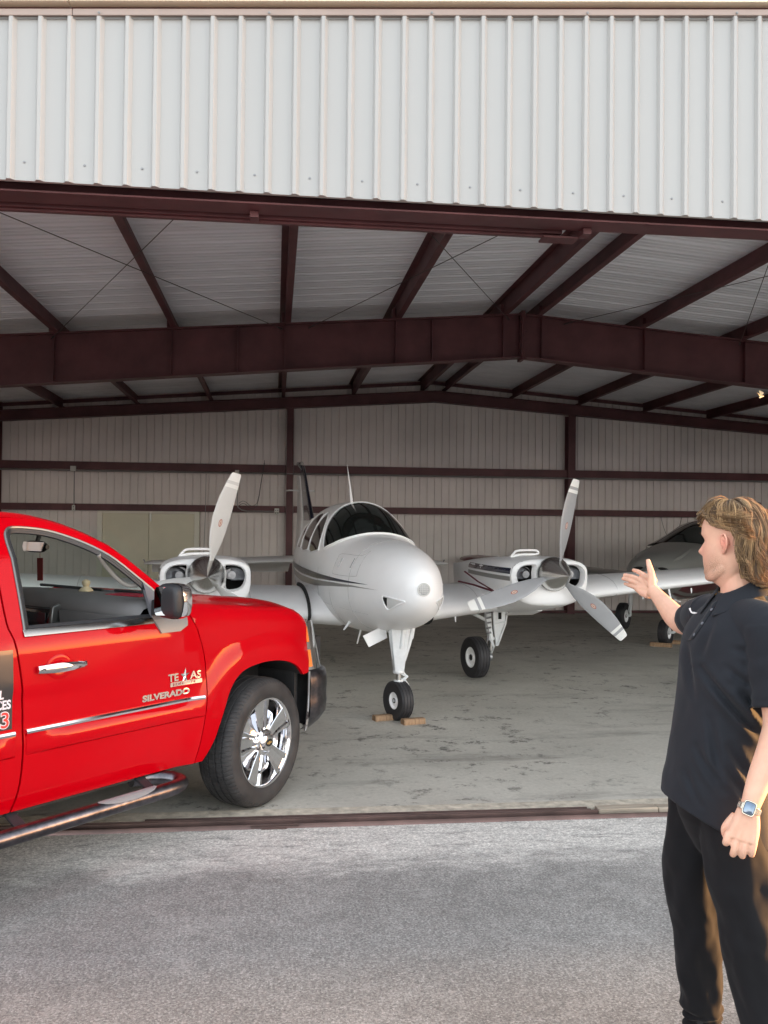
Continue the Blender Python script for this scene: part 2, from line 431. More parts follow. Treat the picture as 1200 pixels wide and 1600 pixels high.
# screws on the front panel
scr = mat('screw_paint', (.26, .27, .28), .4)
_sm = MB(); _sm.lathe([(.0075, 0), (.0075, -.002), (.0045, -.0025), (.0045, -.006), (.0, -.0065)], (0, 0, 0), 'Y', 8); _s0 = None
def screw(x, z, y=YF):
    global _s0
    if not -2.6 < x < 4.0: return
    if _s0 is None: _s0 = _sm.build('panel_screw', scr, PANEL); q = _s0
    else: q = _s0.copy(); COL.objects.link(q); q.parent = PANEL
    q.location = V(x, y, z)-H0
for s_ in range(-5, 14):
    xb = -.98+.9144*s_
    if XL < xb < XRT:
        screw(xb, 4.24, YF-.016); screw(xb-.012, 3.725, YF-.004)
        for dx in (-.07, .235, .53): screw(xb+dx, 3.722)
        screw(xb, ztrim(xb)-.05+.062, YF-.032)
# rake trim, shadow groove and beige rake gutter following the roof slope
def rake(name, z0, z1, y0, y1, m_, x0=XL-.25, x1=XRT+.25, segs=None):
    mb = MB(); xs = [x0, XR, x1] if segs is None else segs
    for a, b_ in zip(xs, xs[1:]):
        b2 = b_-.002
        pr = []
        for x in (a, b2): pr.append([V(x, y0, ztrim(x)+z0), V(x, y1, ztrim(x)+z0), V(x, y1, ztrim(x)+z1), V(x, y0, ztrim(x)+z1)])
        mb.loft(pr)
    return hb(mb, name, m_, bevel=.004)
rake('rake_trim', 0.0, .037, YF-.028, YF+.02, tan, segs=[XL-.25, -1.12, XR, 7.5, XRT+.25])
rake('soffit_groove', .037, .062, YF+.002, YF+.03, steel)
rake('rake_gutter', .062, .24, YF-.06, YF+.02, beige, segs=[XL-.25, -1.135, XR, 7.5, XRT+.25])
# roof
RPr = .3048; rr = [(0, 0), (.02, .03), (.055, .03), (.075, 0), (.135, 0), (.142, .007), (.156, .007), (.163, 0), (.225, 0), (.232, .007), (.246, .007), (.253, 0)]
for sgn, xe in ((-1, XL-.2), (1, XRT+.2)):
    mb = MB(); us = []
    y = YF+.03
    while y < YB+.2:
        for du, dp in rr:
            if y+du < YB+.25: us.append((y+du, dp))
        y += RPr
    a = [V(XR, u, zroof(XR)+dp) for u, dp in us]; b_ = [V(xe, u, zroof(xe)+dp) for u, dp in us]
    mb.loft([a, b_] if sgn > 0 else [b_, a], closed=False)
    hb(mb, 'roof_panel', rfpan)
# outer roof skin closes the light gaps
mb = MB()
mb.loft([[V(XL-.25, YF-.02, zroof(XL)+.05), V(XL-.25, YB+.3, zroof(XL)+.05)], [V(XR, YF-.02, zroof(XR)+.05), V(XR, YB+.3, zroof(XR)+.05)], [V(XRT+.25, YF-.02, zroof(XRT)+.05), V(XRT+.25, YB+.3, zroof(XRT)+.05)]], closed=False)
hb(mb, 'roof_skin', mat('galv', (.55, .56, .56), .4, metal=.6))
# walls: ribs point outward, seen from inside as narrow grooves
rw = [(0, 0), (.006, .028), (.020, .028), (.026, 0)]
mb = ribbed(XL, XRT, RP, rw, lambda u, z, d: V(u, YB+d, z), lambda u: 0.0, lambda u: zroof(u)+.02, .03)
back = hb(mb, 'back_wall', inpan)
for xw, sg in ((XL, -1), (XRT, 1)):
    mb = ribbed(YF, YB, RP, rw, lambda u, z, d: V(xw+sg*d, u, z), lambda u: 0.0, lambda u: zroof(xw)+.02)
    hb(mb, 'side_wall', inpan)
# rigid frame at mid depth and end frame at the back: web, flanges, stiffeners
def rigid(name, y, bot, top, wf, stiff, th=.012):
    mb = MB()
    xs = [XL+.1]+[XL+.1+(XR-XL-.1)*i/6 for i in range(1, 6)]+[XR]+[XR+(XRT-.1-XR)*i/6 for i in range(1, 7)]
    mb.loft([[V(x, y-th/2, bot(x)), V(x, y+th/2, bot(x)), V(x, y+th/2, top(x)), V(x, y-th/2, top(x))] for x in xs])
    for fz in (bot, top):
        s_ = -1 if fz is bot else 1
        mb.loft([[V(x, y-wf/2, fz(x)), V(x, y+wf/2, fz(x)), V(x, y+wf/2, fz(x)+s_*.014), V(x, y-wf/2, fz(x)+s_*.014)] for x in xs])
    for x, w_ in stiff:
        mb.lo_hi((x-.006, y-wf/2+.02, bot(x)+.001), (x+.006, y-th/2-.001, top(x)-.001))
    # columns at each end, tapered
    for xe, s_ in ((XL+.02, 1), (XRT-.02, -1)):
        mb.loft([[V(xe+s_*.01, y-wf/2, z), V(xe+s_*(.22+.30*z/4.), y-wf/2, z), V(xe+s_*(.22+.30*z/4.), y+wf/2, z), V(xe+s_*.01, y+wf/2, z)] for z in (0, top(xe)-.3)])
    return mb
zb1 = lambda x: 4.03-.086*abs(x-XR); zt1 = lambda x: 4.575-.0775*abs(x-XR)
PX = [XR-.26-1.42*i for i in range(6)][::-1]+[XR+.26+1.42*i for i in range(6)]
mb = rigid('rigid_frame', YM, zb1, zt1, .20, [(x, 1) for x in PX]+[(XR-.03, 1), (XR+.03, 1), (2.0, 1), (-.5, 1)])
for x in (XR,):    # bolted splice plates at the ridge
    mb.lo_hi((x-.022, YM-.11, zb1(x)-.05), (x-.002, YM+.11, zt1(x)+.05)); mb.lo_hi((x+.002, YM-.11, zb1(x)-.05), (x+.022, YM+.11, zt1(x)+.05))
    for z in (4.0, 4.12, 4.24, 4.36, 4.48, 4.58):
        mb.tube([(x-.045, YM-.085, z), (x+.045, YM-.085, z)], .013, 6)
hb(mb, 'rigid_frame', steel)
zb2 = lambda x: 4.30-.0685*abs(x-XR); zt2 = lambda x: 4.585-.0765*abs(x-XR)
mb = rigid('rigid_frame', YB-.22, lambda x: 4.33-.069*abs(x-XR), lambda x: 4.53-.072*abs(x-XR), .18, [])
hb(mb, 'rigid_frame', steel)
mb = MB()          # rake angle along the top of the back wall
for a, b_ in ((XL, XR), (XR, XRT)):
    mb.bar((a, YB-.04, zroof(a)-.06), (b_, YB-.04, zroof(b_)-.06), .05, .07)
hb(mb, 'rake_angle', steel)
# purlins, one object each
for x in PX:
    mb = MB(); zz = zroof(x)-.004
    t_ = .006; s_ = 1 if x < XR else -1
    mb.lo_hi((x-t_/2, YF+.35, zz-.20), (x+t_/2, YB-.02, zz)); mb.lo_hi((x+s_*t_/2, YF+.35, zz-.20), (x+s_*.07, YB-.02, zz-.194)); mb.lo_hi((x-s_*t_/2, YF+.35, zz-.006), (x-s_*.07, YB-.02, zz-.001))
    mb.lo_hi((x+s_*.064, YF+.35, zz-.193), (x+s_*.07, YB-.02, zz-.175))
    hb(mb, 'purlin', steel)
    mb = MB()      # short clip where the purlin meets the frame
    mb.lo_hi((x-.05, YM-.11, zt1(x)+.016), (x-.012, YM+.05, zt1(x)+.14)); hb(mb, 'purlin_clip', steel)
# header beam over the opening with the two hanging-door tracks
mb = MB(); mb.lo_hi((XL, 5.06, 3.66), (XRT, 5.26, 3.74)); mb.lo_hi((XL, 5.14, 3.60), (XRT, 5.18, 3.66)); mb.lo_hi((XL, 5.07, 3.588), (XRT, 5.25, 3.60))
hb(mb, 'header_beam', steel, bevel=.003)
mb = MB(); mb.lo_hi((XL, 5.275, 3.575), (1.72, 5.36, 3.655)); mb.lo_hi((XL, 5.30, 3.560), (1.70, 5.335, 3.5745)); mb.lo_hi((1.60, 5.26, 3.545), (1.82, 5.375, 3.5595))
hb(mb, 'door_track', steel, bevel=.003)
for x in (-.145, 1.84, 3.9, -2.2):
    mb = MB(); mb.lo_hi((x-.02, 5.03, 3.655), (x+.025, 5.055, 3.80)); hb(mb, 'track_bracket', steel); mb = MB(); mb.lo_hi((x-.02, 5.18, 3.55), (x+.03, 5.272, 3.586)); hb(mb, 'track_bracket', steel)
mb = MB(); mb.lo_hi((XL, YF+.004, 3.632), (XRT, YF+.05, 3.66)); hb(mb, 'base_trim', mat('base_trim', (.55, .54, .50), .5))
# front jambs at both ends (off frame)
for x in (XL, XRT):
    mb = MB(); mb.lo_hi((x-.1, 5.02, 0), (x+.1, 5.3, 3.58)); hb(mb, 'jamb', steel)
# back wall: girts, posts
for z, h_ in ((2.905, .15), (2.095, .13)):
    spans = [(XL+.05, .20), (.36, 6.02), (6.17, XRT-.05)] if z > 2.5 else [(XL+.05, .20), (.36, 6.02), (6.17, XRT-.05)]
    for a, b_ in spans:
        mb = MB(); mb.lo_hi((a, YB-.20, z-h_/2), (b_, YB-.19, z+h_/2)); mb.lo_hi((a, YB-.19, z-h_/2), (b_, YB-.004, z-h_/2+.006)); hb(mb, 'girt', steel)
mb = MB(); mb.lo_hi((XL, YB-.16, .01), (XRT, YB-.01, .055)); hb(mb, 'base_angle', steel)
for x, w_ in ((-5.36, .13), (.28, .13), (6.095, .16), (11.8, .13)):
    mb = MB(); mb.lo_hi((x-w_/2, YB-.24, 0), (x+w_/2, YB-.232, 4.12)); mb.lo_hi((x-.005, YB-.232, 0), (x+.005, YB-.01, 4.12)); mb.lo_hi((x-w_/2, YB-.012, 0), (x+w_/2, YB-.004, 4.12)); hb(mb, 'post', steel)
# double door in the back wall
dd = empty('double_door', (-2.475-H0.x, YB-.03-H0.y, 0)); dd.parent = hangar
dmat = mat('door_paint', (.70, .66, .50), .5, n1=(1.5, .06)); dfr = mat('door_frame_paint', (.80, .77, .66), .5)
def dloc(mb, name, m_, par, **kw):
    mb.v = [tuple(Vector(q)-Vector((-2.475, YB-.03, 0))) for q in mb.v]; return mb.build(name, m_, par, smooth=False, **kw)
mb = MB(); mb.lo_hi((-3.46, YB-.12, 0), (-3.36, YB-.01, 2.07)); mb.lo_hi((-1.59, YB-.12, 0), (-1.49, YB-.01, 2.07)); mb.lo_hi((-3.36, YB-.12, 1.985), (-1.59, YB-.01, 2.07)); dloc(mb, 'door_frame', dfr, dd, bevel=.004)
for a, b_ in ((-3.357, -2.478), (-2.472, -1.593)):
    mb = MB(); mb.lo_hi((a, YB-.085, .01), (b_, YB-.03, 1.982)); dloc(mb, 'door_leaf', dmat, dd, bevel=.003)
mb = MB(); mb.lo_hi((-2.455, YB-.12, 1.83), (-2.425, YB-.085, 1.99)); dloc(mb, 'door_bolt', mat('galv_bits', (.55, .55, .5), .4, metal=.5), dd)
# conduit and boxes
cond = mat('conduit', (.30, .29, .28), .45, metal=.5); boxm = mat('outlet_box', (.62, .62, .58), .5)
mb = MB(); mb.tube([(XL+.05, YB-.23, 2.80), (XRT-.1, YB-.23, 2.81)], .014, 8)
mb.tube([(-3.88, YB-.22, 2.80), (-3.88, YB-.22, 2.12)], .010, 8)
mb.tube([(-.75, YB-.22, 2.80), (-.75, YB-.22, 2.20), (-.73, YB-.22, 2.12), (-.66, YB-.22, 2.07), (-.55, YB-.22, 2.05), (.0, YB-.22, 2.05)], .012, 8)
hb(mb, 'conduit', cond, smooth=True)
for x, z, s_ in ((-3.9, 2.835, .10), (-.76, 2.82, .08)):
    mb = MB(); mb.box((x, YB-.24, z), (s_, .06, s_)); hb(mb, 'junction_box', boxm, bevel=.004)
for x, z, a, h_ in ((-3.88, 2.07, .055, .11), (.03, 2.05, .09, .12)):
    mb = MB(); mb.box((x, YB-.24, z), (a, .05, h_)); mb.cur = 1
    for q in ((-.02, .02), (.02, .02), (-.02, -.03), (.02, -.03)) if a > .06 else ((0, .025), (0, -.025)):
        mb.box((x+q[0], YB-.2655, z+q[1]), (.014, .002, .024))
    hb(mb, 'outlet', [boxm, mat('slot_dark', (.05, .05, .05))])
mb = MB(); mb.tube([(-1.385+.02, YB-.21, 2.78), (-1.38+.01, YB-.21, 2.0), (-1.395, YB-.2, 1.1), (-1.40, YB-.2, .6)], .006, 6); hb(mb, 'pull_cord', cond)
blw = mat('black_wire', (.02, .02, .02), .5)
for i in range(2):
    mb = MB(); p = [V(-.72+.5*t-.0*i, YB-.22, 2.15+.05*math.sin(9*t)+.05*i+(0 if t < .75 else (t-.75)*3.4)) for t in [j/14 for j in range(15)]]
    mb.tube(p, .004, 5); hb(mb, 'loose_wire', blw, smooth=True)
for i, (x0, w_) in enumerate(((6.55, .5),)):
    mb = MB(); mb.tube([(x0+w_*t+1.55, YB-.05, 2.10-1.2*t*(1-t)*2*.45*2) for t in [j/12 for j in range(13)]], .004, 5)
hb(mb, 'loose_wire', blw, smooth=True)
# brace rods in the roof plane
rod = mat('rod_steel', (.10, .085, .08), .5, metal=.6)
for (xa, ya), (xb, yb) in ((((.41, 11.4), (3.05, 5.4))), ((3.0, 11.4), (.25, 5.4)), ((.05, 11.4), (-2.8, 5.4)), ((-2.75, 11.4), (.0, 5.4)), ((3.77, 11.4), (6.3, 5.4)), ((6.2, 11.4), (3.5, 5.4))):
    mb = MB(); za = zt1(xa)-.06; zb_ = zroof(xb)-.30
    mb.tube([(xa, ya, za), (xb, yb, zb_)], .0042, 6)
    d_ = (V(xb, yb, zb_)-V(xa, ya, za)).normalized(); a_ = V(xa, ya, za)
    mb.tube([a_-d_*.03, a_+d_*.12], .011, 6); hb(mb, 'brace_rod', rod)
# crumpled ridge closure strip
mb = MB(); y = 5.6; i = 0
while y < 11.2:
    mb.box((XR-.17+.03*math.sin(i*2.1), y, zroof(XR)-.10-.012*math.sin(i*1.7)), (.035, .085, .035), Matrix.Rotation(.5*math.sin(i*3.3), 3, 'Y') @ Matrix.Rotation(.35*math.cos(i*2.9), 3, 'Z')); y += .13; i += 1
    mb.box((XR-.17, y-.055, zroof(XR)-.088), (.012, .12, .012))
hb(mb, 'ridge_strip', mat('dark_strip', (.03, .02, .02), .7), bevel=.006, smooth=True)

# sliding door floor rails: rusty steel channels in the threshold
rust = mat('rusted_rail', (.085, .052, .046), .65, n1=(6, .45, 6, (.6, 3, 1)), bump=(25, .4, .003), metal=.2)
fr = empty('door_rail', (3.2, 5.41, 0), 0, 'rusty brown steel sliding door rails set in the ground across the hangar opening', 'door rail')
def railb(mb, name='rail', m_=rust):
    mb.v = [tuple(Vector(q)-Vector((3.2, 5.41, 0))) for q in mb.v]; return mb.build(name, m_, fr, smooth=False, bevel=.003)
mb = MB(); mb.lo_hi((XL, 5.330, -.055), (XRT, 5.342, .022)); mb.lo_hi((XL, 5.342, -.055), (XRT, 5.405, .002)); mb.lo_hi((XL, 5.405, -.055), (2.02, 5.418, .026)); railb(mb)
mb = MB(); mb.lo_hi((XL, 5.424, -.055), (1.98, 5.436, .028)); mb.lo_hi((XL, 5.436, -.055), (2.0, 5.50, .006)); mb.lo_hi((-.75, 5.497, -.055), (1.98, 5.509, .016)); railb(mb)
mb = MB(); mb.lo_hi((-.12, 5.318, .001), (.16, 5.3285, .012)); mb.lo_hi((-.06, 5.300, .0012), (.09, 5.317, .008)); railb(mb, 'rail_splice')
# worn plank infill at the right of the rails
wood = mat('weathered_plank', (.34, .29, .23), .85, n1=(5, .4, 6, (.5, 6, 3)), bump=(18, .6, .004, (.5, 6, 1)))
for i, (a, b_) in enumerate(((2.03, 2.42), (2.425, 3.25), (3.26, 5.9), (5.91, 11.6))):
    mb = MB(); mb.lo_hi((a, 5.425, -.05), (b_, 5.506, .024-.003*i)); o = mb.build('wooden_plank', wood, bevel=.004)
    tag(o, ['short split wooden plank lying at the end of the rusty door rails', 'longer weathered plank beside the short one along the rails', 'third plank along the rails, passing behind the man', 'long plank farthest right along the door rails'][i], 'plank')

# unseen hangar added at right to keep the low sun off this facade
nb = empty('sun_blocker_hangar', (60, 12.25, 0), 0, 'unseen white metal hangar added on the right to block the low sun', 'hangar')
mb = MB()
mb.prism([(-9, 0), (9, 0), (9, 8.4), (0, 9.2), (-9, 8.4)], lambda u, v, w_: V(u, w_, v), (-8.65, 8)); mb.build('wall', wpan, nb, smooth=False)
mb = MB(); mb.lo_hi((-6, -8.70, 0), (6, -8.66, 4.0)); mb.build('door', mat('sun_blocker_door', (.55, .55, .52), .5), nb, smooth=False)
mb = MB(); mb.loft([[V(-9.3, -8.9, 8.38), V(-9.3, 8.2, 8.38)], [V(0, -8.9, 9.23), V(0, 8.2, 9.23)], [V(9.3, -8.9, 8.38), V(9.3, 8.2, 8.38)]], closed=False); mb.build('roof', MATS['galv'], nb, smooth=False)

# small sunlit moth in the air near the right of the opening
mb = MB()
mb.tube([(0, 0, 0), (.006, 0, .004), (.013, 0, .005)], [.002, .0026, .001], 6)
mb.add([V(.003, 0, .003), V(.001, .014, .018), V(.012, .016, .008)], [(0, 1, 2)]); mb.add([V(.003, 0, .003), V(-.006, -.008, .020), V(.006, -.014, .012)], [(0, 1, 2)])
o = mb.build('moth', mat('moth_wing', (.75, .60, .35), .6), smooth=False); o.location = (1.322, 2.324, 2.144); tag(o, 'tiny pale moth flying in front of the dark roof at the right edge', 'moth')
# ============================================================ RED PICKUP TRUCK
TD = V(.67559, .73728, 0); TL = V(-.73728, .67559, 0)
TO = V(-.0352, 5.7357, 0)+TL*1.0
truck = empty('pickup_truck', TO, math.atan2(TD.y, TD.x), 'red pickup truck with chrome wheels, parked half inside the hangar doorway', 'pickup truck')
paint = mat('red_paint', (.44, .0003, .005), .40, coat=.36, spec=.02, coat_rough=.02, n1=(1.5, .04, 3))
chrome = mat('chrome', (.80, .80, .82), .07, metal=1.0, bump=(30, .02, .001))
schrome = mat('scuffed_chrome', (.135, .13, .145), .30, metal=1.0, n1=(14, .45, 6), bump=(30, .12, .001))
blackp = mat('black_plastic', (.022, .023, .026), .5, bump=(120, .15, .001))
blackg = mat('black_gloss', (.012, .012, .014), .12, coat=.5)
dark = mat('underbody', (.02, .02, .021), .8, n1=(8, .3))
jamb = mat('red_jamb', (.16, .004, .008), .5)
greyp = mat('grey_trim', (.15, .145, .145), .65, bump=(180, .3, .0008), n1=(3, .08))
lgrey = mat('light_grey_trim', (.30, .28, .26), .6, bump=(180, .2, .0008))
silv = mat('silver_trim', (.17, .17, .165), .32, metal=.7)
def glass_mat(name, tint, refl=.06):
    mt = bpy.data.materials.new(name); mt.use_nodes = True; t = mt.node_tree; t.nodes.clear()
    o = t.nodes.new('ShaderNodeOutputMaterial'); a = t.nodes.new('ShaderNodeBsdfTransparent'); a.inputs[0].default_value = (*tint, 1)
    g = t.nodes.new('ShaderNodeBsdfGlossy'); g.inputs['Roughness'].default_value = .01
    f = t.nodes.new('ShaderNodeFresnel'); f.inputs[0].default_value = 1.45; m_ = t.nodes.new('ShaderNodeMixShader')
    t.links.new(f.outputs[0], m_.inputs[0]); t.links.new(a.outputs[0], m_.inputs[1]); t.links.new(g.outputs[0], m_.inputs[2]); t.links.new(m_.outputs[0], o.inputs[0])
    return mt
wglass = glass_mat('windscreen_glass', (.72, .80, .76)); dglass = glass_mat('privacy_glass', (.10, .11, .11)); cglass = glass_mat('lamp_glass', (.85, .86, .86))

FT = [(-1.0, 1.345), (-.72, 1.33), (-.33, 1.295), (-.04, 1.265), (.16, 1.248), (.27, 1.236), (.36, 1.214), (.43, 1.180), (.5, 1.13)]
def sst(a, b_, x): t = min(1, max(0, (x-a)/(b_-a))); return t*t*(3-2*t)
def ins(x, z):
    i = .014*((z-.82)/.4)**2
    if z < .55: i += .55*(.55-z)**2
    if z > 1.16: i += .30*max(0, z-1.22)+.012*sst(1.16, 1.25, z)+.3*max(0, z-1.6)
    if x > .05: i += .30*(x-.05)**2
    r_ = math.hypot(x, z-.42)
    if x > -1.0: i -= .026*sst(.73, .60, r_)*sst(1.18, .95, z)*sst(.50, .3, abs(x)-.35)
    if x < -3.0:
        r_ = math.hypot(x+3.66, z-.42); i -= .03*sst(.74, .58, r_)*sst(1.2, 1.0, z)
    # gentle body crease
    i += .010*sst(.98, .93, z)*sst(.70, .80, z)*sst(-.58, -.68, x)
    return i
def S(x, z, off=0.0): return V(x, -(1.0-ins(x, z))-off, z)
RFN = .10
def Sf(x, v):            # fender: side that rolls over into the bonnet line
    zt = smooth_tab(FT, x); k = zt-RFN
    if v <= k: return S(x, v)
    a = min((v-k)/RFN, 1.5); p = S(x, k)
    return V(x, p.y+RFN*(1-math.cos(a)), k+RFN*math.sin(a))
def mirror(mb):
    q = MB(); q.v = [(x, -y, z) for x, y, z in mb.v]; q.f = [tuple(reversed(f)) for f in mb.f]; q.mi = list(mb.mi); return q
def both(mb, name, m_, parent=None, **kw):
    a = mb.build(name, m_, parent or truck, **kw); b_ = mirror(mb).build(name, m_, parent or truck, **kw); return a, b_
def curve_pts(pts, n=4):
    out = []
    for i in range(len(pts)-1):
        p0 = pts[max(i-1, 0)]; p1 = pts[i]; p2 = pts[i+1]; p3 = pts[min(i+2, len(pts)-1)]
        for k in range(n):
            t = k/n
            out.append(tuple(.5*((2*p1[c])+(-p0[c]+p2[c])*t+(2*p0[c]-5*p1[c]+4*p2[c]-p3[c])*t*t+(-p0[c]+3*p1[c]-3*p2[c]+p3[c])*t**3) for c in range(len(p1))))
    out.append(tuple(pts[-1])); return out
# --- front wing
arch = curve_pts([(-.545, .40), (-.475, .50), (-.405, .66), (-.345, .80), (-.255, .883), (-.12, .916), (.04, .920), (.18, .895), (.28, .850), (.345, .79)], 4)
seam_f = curve_pts([(-.605, .40), (-.558, .60), (-.528, .80), (-.530, .98), (-.578, 1.15), (-.63, 1.26), (-.70, 1.32)], 3)
vt = lambda x: smooth_tab(FT, x)-RFN+RFN*1.30
top = [(x, vt(x)) for x in (.415, .36, .30, .22, .10, -.05, -.2, -.35, -.5, -.62, -.69)]
out = arch+[(.395, .792), (.416, .80), (.428, 1.04), (.428, 1.12)]+top+list(reversed(seam_f))[1:]
mb = MB(); mb.panel(out, [], Sf, step=.026, lip=.02)
both(mb, 'front_wing', paint, angle=50)
# dark liner in the arch
mb = MB(); A = [(x*1.0, z) for x, z in arch]
mb.loft([[S(x, z, -.012) for x, z in A], [V(x*1.02, -.62, z+.01) for x, z in A]], closed=False)
mb.loft([[V(x, -.60, .40) for x, z in A], [V(x, -.60, z+.012) for x, z in A]], closed=False)
mb.loft([[V(.335, -.93, z), V(.40, -.90, z), V(.40, -.60, z), V(.335, -.60, z)] for z in (.42, .80)])
both(mb, 'wheel_arch_liner', dark)
# --- bonnet
def xf(y): a = min(abs(y)/.90, 1.0); return .86-.42*a**2.6
HT = [(-.2, 1.05), (0, 1.13), (.06, 1.172), (.13, 1.204), (.22, 1.226), (.36, 1.243), (.52, 1.258), (.80, 1.285), (1.1, 1.315), (1.7, 1.37)]
def Hd(x, y):
    d = xf(y)-x
    z = smooth_tab(HT, d); a = abs(y)/.9
    z0 = smooth_tab(FT, x)-.004
    zz = z0*a**3+z*(1-a**3) if x < .40 else z
    zz += .020*sst(.62, .50, abs(y))*sst(.05, .5, d)*(1-.5*sst(.42, .1, abs(y)))
    return V(x, y, zz)
yh = .898
hx = [(xf(y)-.004, y) for y in [-yh+.02+i*(2*yh-.04)/24 for i in range(25)]]
cow = [(-.60+.16*(1-(y/.9)**2), y) for y in [yh-i*2*yh/16 for i in range(17)]]
mb = MB(); mb.panel([(.40, -yh)]+hx+[(.40, yh)]+cow+[], [], lambda x, y: Hd(x, max(-.9, min(.9, y))), step=.04, lip=.02)
mb.build('bonnet', paint, truck, angle=50)
# cowl strip with grille slots and wipers
mb = MB(); rows = []
for x_, dz in ((0.004, .0), (-.06, -.015), (-.13, -.02)):
    rows.append([V(-.60+.16*(1-(y/.9)**2)+x_, y, (1.32+.022*(1-(y/.9)**2))+dz) for y in [-.93+i*1.86/24 for i in range(25)]])
mb.loft(list(reversed(rows)), closed=False); mb.build('cowl', mat('cowl_grey', (.10, .10, .11), .6), truck)
# --- front bumper, headlamps, grille
BP = curve_pts([(.425, .0), (.52, .0), (.62, .03), (.70, .09), (.78, .2), (.86, .4), (.92, .7), (.94, 1.0)], 4)
def around(prof, shift=0.0):
    """sweep a vertical profile [(push, z)] round the nose"""
    pts = [(x, -(1-i)) for x, i in BP]+[(x, 1-i) for x, i in BP[::-1][1:]]
    rings = []
    for i, (x, y) in enumerate(pts):
        a = pts[max(i-1, 0)]; b_ = pts[min(i+1, len(pts)-1)]; t = V(b_[0]-a[0], b_[1]-a[1], 0).normalized(); n_ = V(t.y, -t.x, 0)
        rings.append([V(x, y, z)+n_*(p+shift) for p, z in prof])
    return rings
bprof = [(-.16, .795), (-.035, .80), (-.012, .785), (-.002, .74), (0, .68), (-.004, .655), (-.004, .60), (0, .58), (-.008, .50), (-.05, .44), (-.10, .395), (-.16, .38)]
mb = MB(); mb.loft(around(bprof), closed=False); mb.build('front_bumper', schrome, truck, angle=50)
mb = MB()
mb.tube([S(.418, z, .004) for z in (.80, .74, .66, .56, .46, .40)], .0075, 6, flat=(1, 1.6)); both(mb, 'bumper_edge_trim', chrome)
gprof = [(-.14, 1.07), (-.115, .90), (-.11, .80)]
R_ = around(gprof); k = len(R_)
mb = MB(); mb.loft(R_[20:k-20], closed=False); mb.build('grille', blackp, truck)
mb = MB()
for z in (.90,): mb.loft(around([(-.105, z+.045), (-.095, z+.045), (-.095, z-.045), (-.105, z-.045)])[18:k-18], closed=False)
mb.build('grille_bar', chrome, truck)
lampb = mat('lamp_body', (.62, .60, .55), .25, metal=.6); amber = mat('amber_lens', (.85, .22, .03), .15, coat=1)
def lampsec(z0, z1, i0, i1, off):
    pr = [(-.045+off-.06*(z-.80)/.3, z) for z in (z0, (z0+z1)/2, z1)]
    return around(pr)[i0:i1]
mb = MB(); mb.loft(lampsec(.805, 1.12, 0, 16, -.035), closed=False); both(mb, 'headlamp_body', lampb)
mb = MB(); mb.loft(lampsec(.80, 1.125, 0, 16, 0), closed=False); both(mb, 'headlamp_lens', cglass)
mb = MB(); mb.loft(lampsec(.985, 1.09, 0, 4, .004), closed=False); mb.loft(lampsec(.82, .935, 0, 4, .004), closed=False); both(mb, 'side_marker', amber)
# --- cab: door, rails, roof
wino = [(-1.680, 1.245), (-1.672, 1.40), (-1.664, 1.60), (-1.655, 1.700), (-1.635, 1.738), (-1.60, 1.754), (-1.51, 1.752), (-1.40, 1.738), (-1.28, 1.702), (-1.16, 1.650), (-1.05, 1.580), (-.92, 1.470), (-.835, 1.395), (-.80, 1.345), (-.82, 1.24)]
wino = wino[:1]+[(p[0], p[1]) for p in wino[1:]]
seam_r = curve_pts([(-1.745, .40), (-1.715, .50), (-1.700, .65), (-1.700, .88), (-1.712, 1.03), (-1.742, 1.22), (-1.762, 1.30), (-1.76, 1.50), (-1.742, 1.68), (-1.735, 1.775)], 3)
dtop = curve_pts([(-1.732, 1.792), (-1.60, 1.803), (-1.50, 1.800), (-1.38, 1.782), (-1.25, 1.742), (-1.12, 1.684), (-1.00, 1.602), (-.875, 1.498), (-.76, 1.395), (-.66, 1.298)], 3)
g = .0035
door_o = [(-.608-g+.0, .40)]+[(x-2*g, z) for x, z in seam_f[1:-3]]+[(x, z) for x, z in reversed(dtop)]+[(x+g, z) for x, z in reversed(seam_r)]
door_o = [p for i, p in enumerate(door_o) if i == 0 or math.hypot(p[0]-door_o[i-1][0], p[1]-door_o[i-1][1]) > .004]
door_o = door_o[::-1]
mb = MB(); mb.panel(door_o, [wino], S, step=.026, lip=.022)
mbL = mirror(mb)
door = mb.build('front_door', paint, truck, angle=50); doorL = mbL.build('front_door', paint, truck, angle=50)
rseam = [(x-2*g, z) for x, z in seam_r]
rdo = rseam+[(-1.9, 1.808), (-2.3, 1.812), (-2.60, 1.80), (-2.70, 1.76), (-2.78, 1.5), (-2.83, 1.22), (-2.83, .95), (-2.72, .60), (-2.70, .40)]
rwin = [(-1.83, 1.25), (-1.825, 1.70), (-1.86, 1.745), (-2.3, 1.752), (-2.54, 1.74), (-2.60, 1.70), (-2.66, 1.45), (-2.70, 1.25)]
mb = MB(); mb.panel(rdo, [rwin], S, step=.04, lip=.022)
rdoor, rdoorL = both(mb, 'rear_door', paint, angle=50)
for s_, par in ((1, rdoor), (-1, rdoorL)):
    mb = MB(); mb.panel(rwin, [], lambda x, z: S(x, z, -.018), step=.08, lip=0)
    (mb if s_ > 0 else mirror(mb)).build('window', dglass, par)
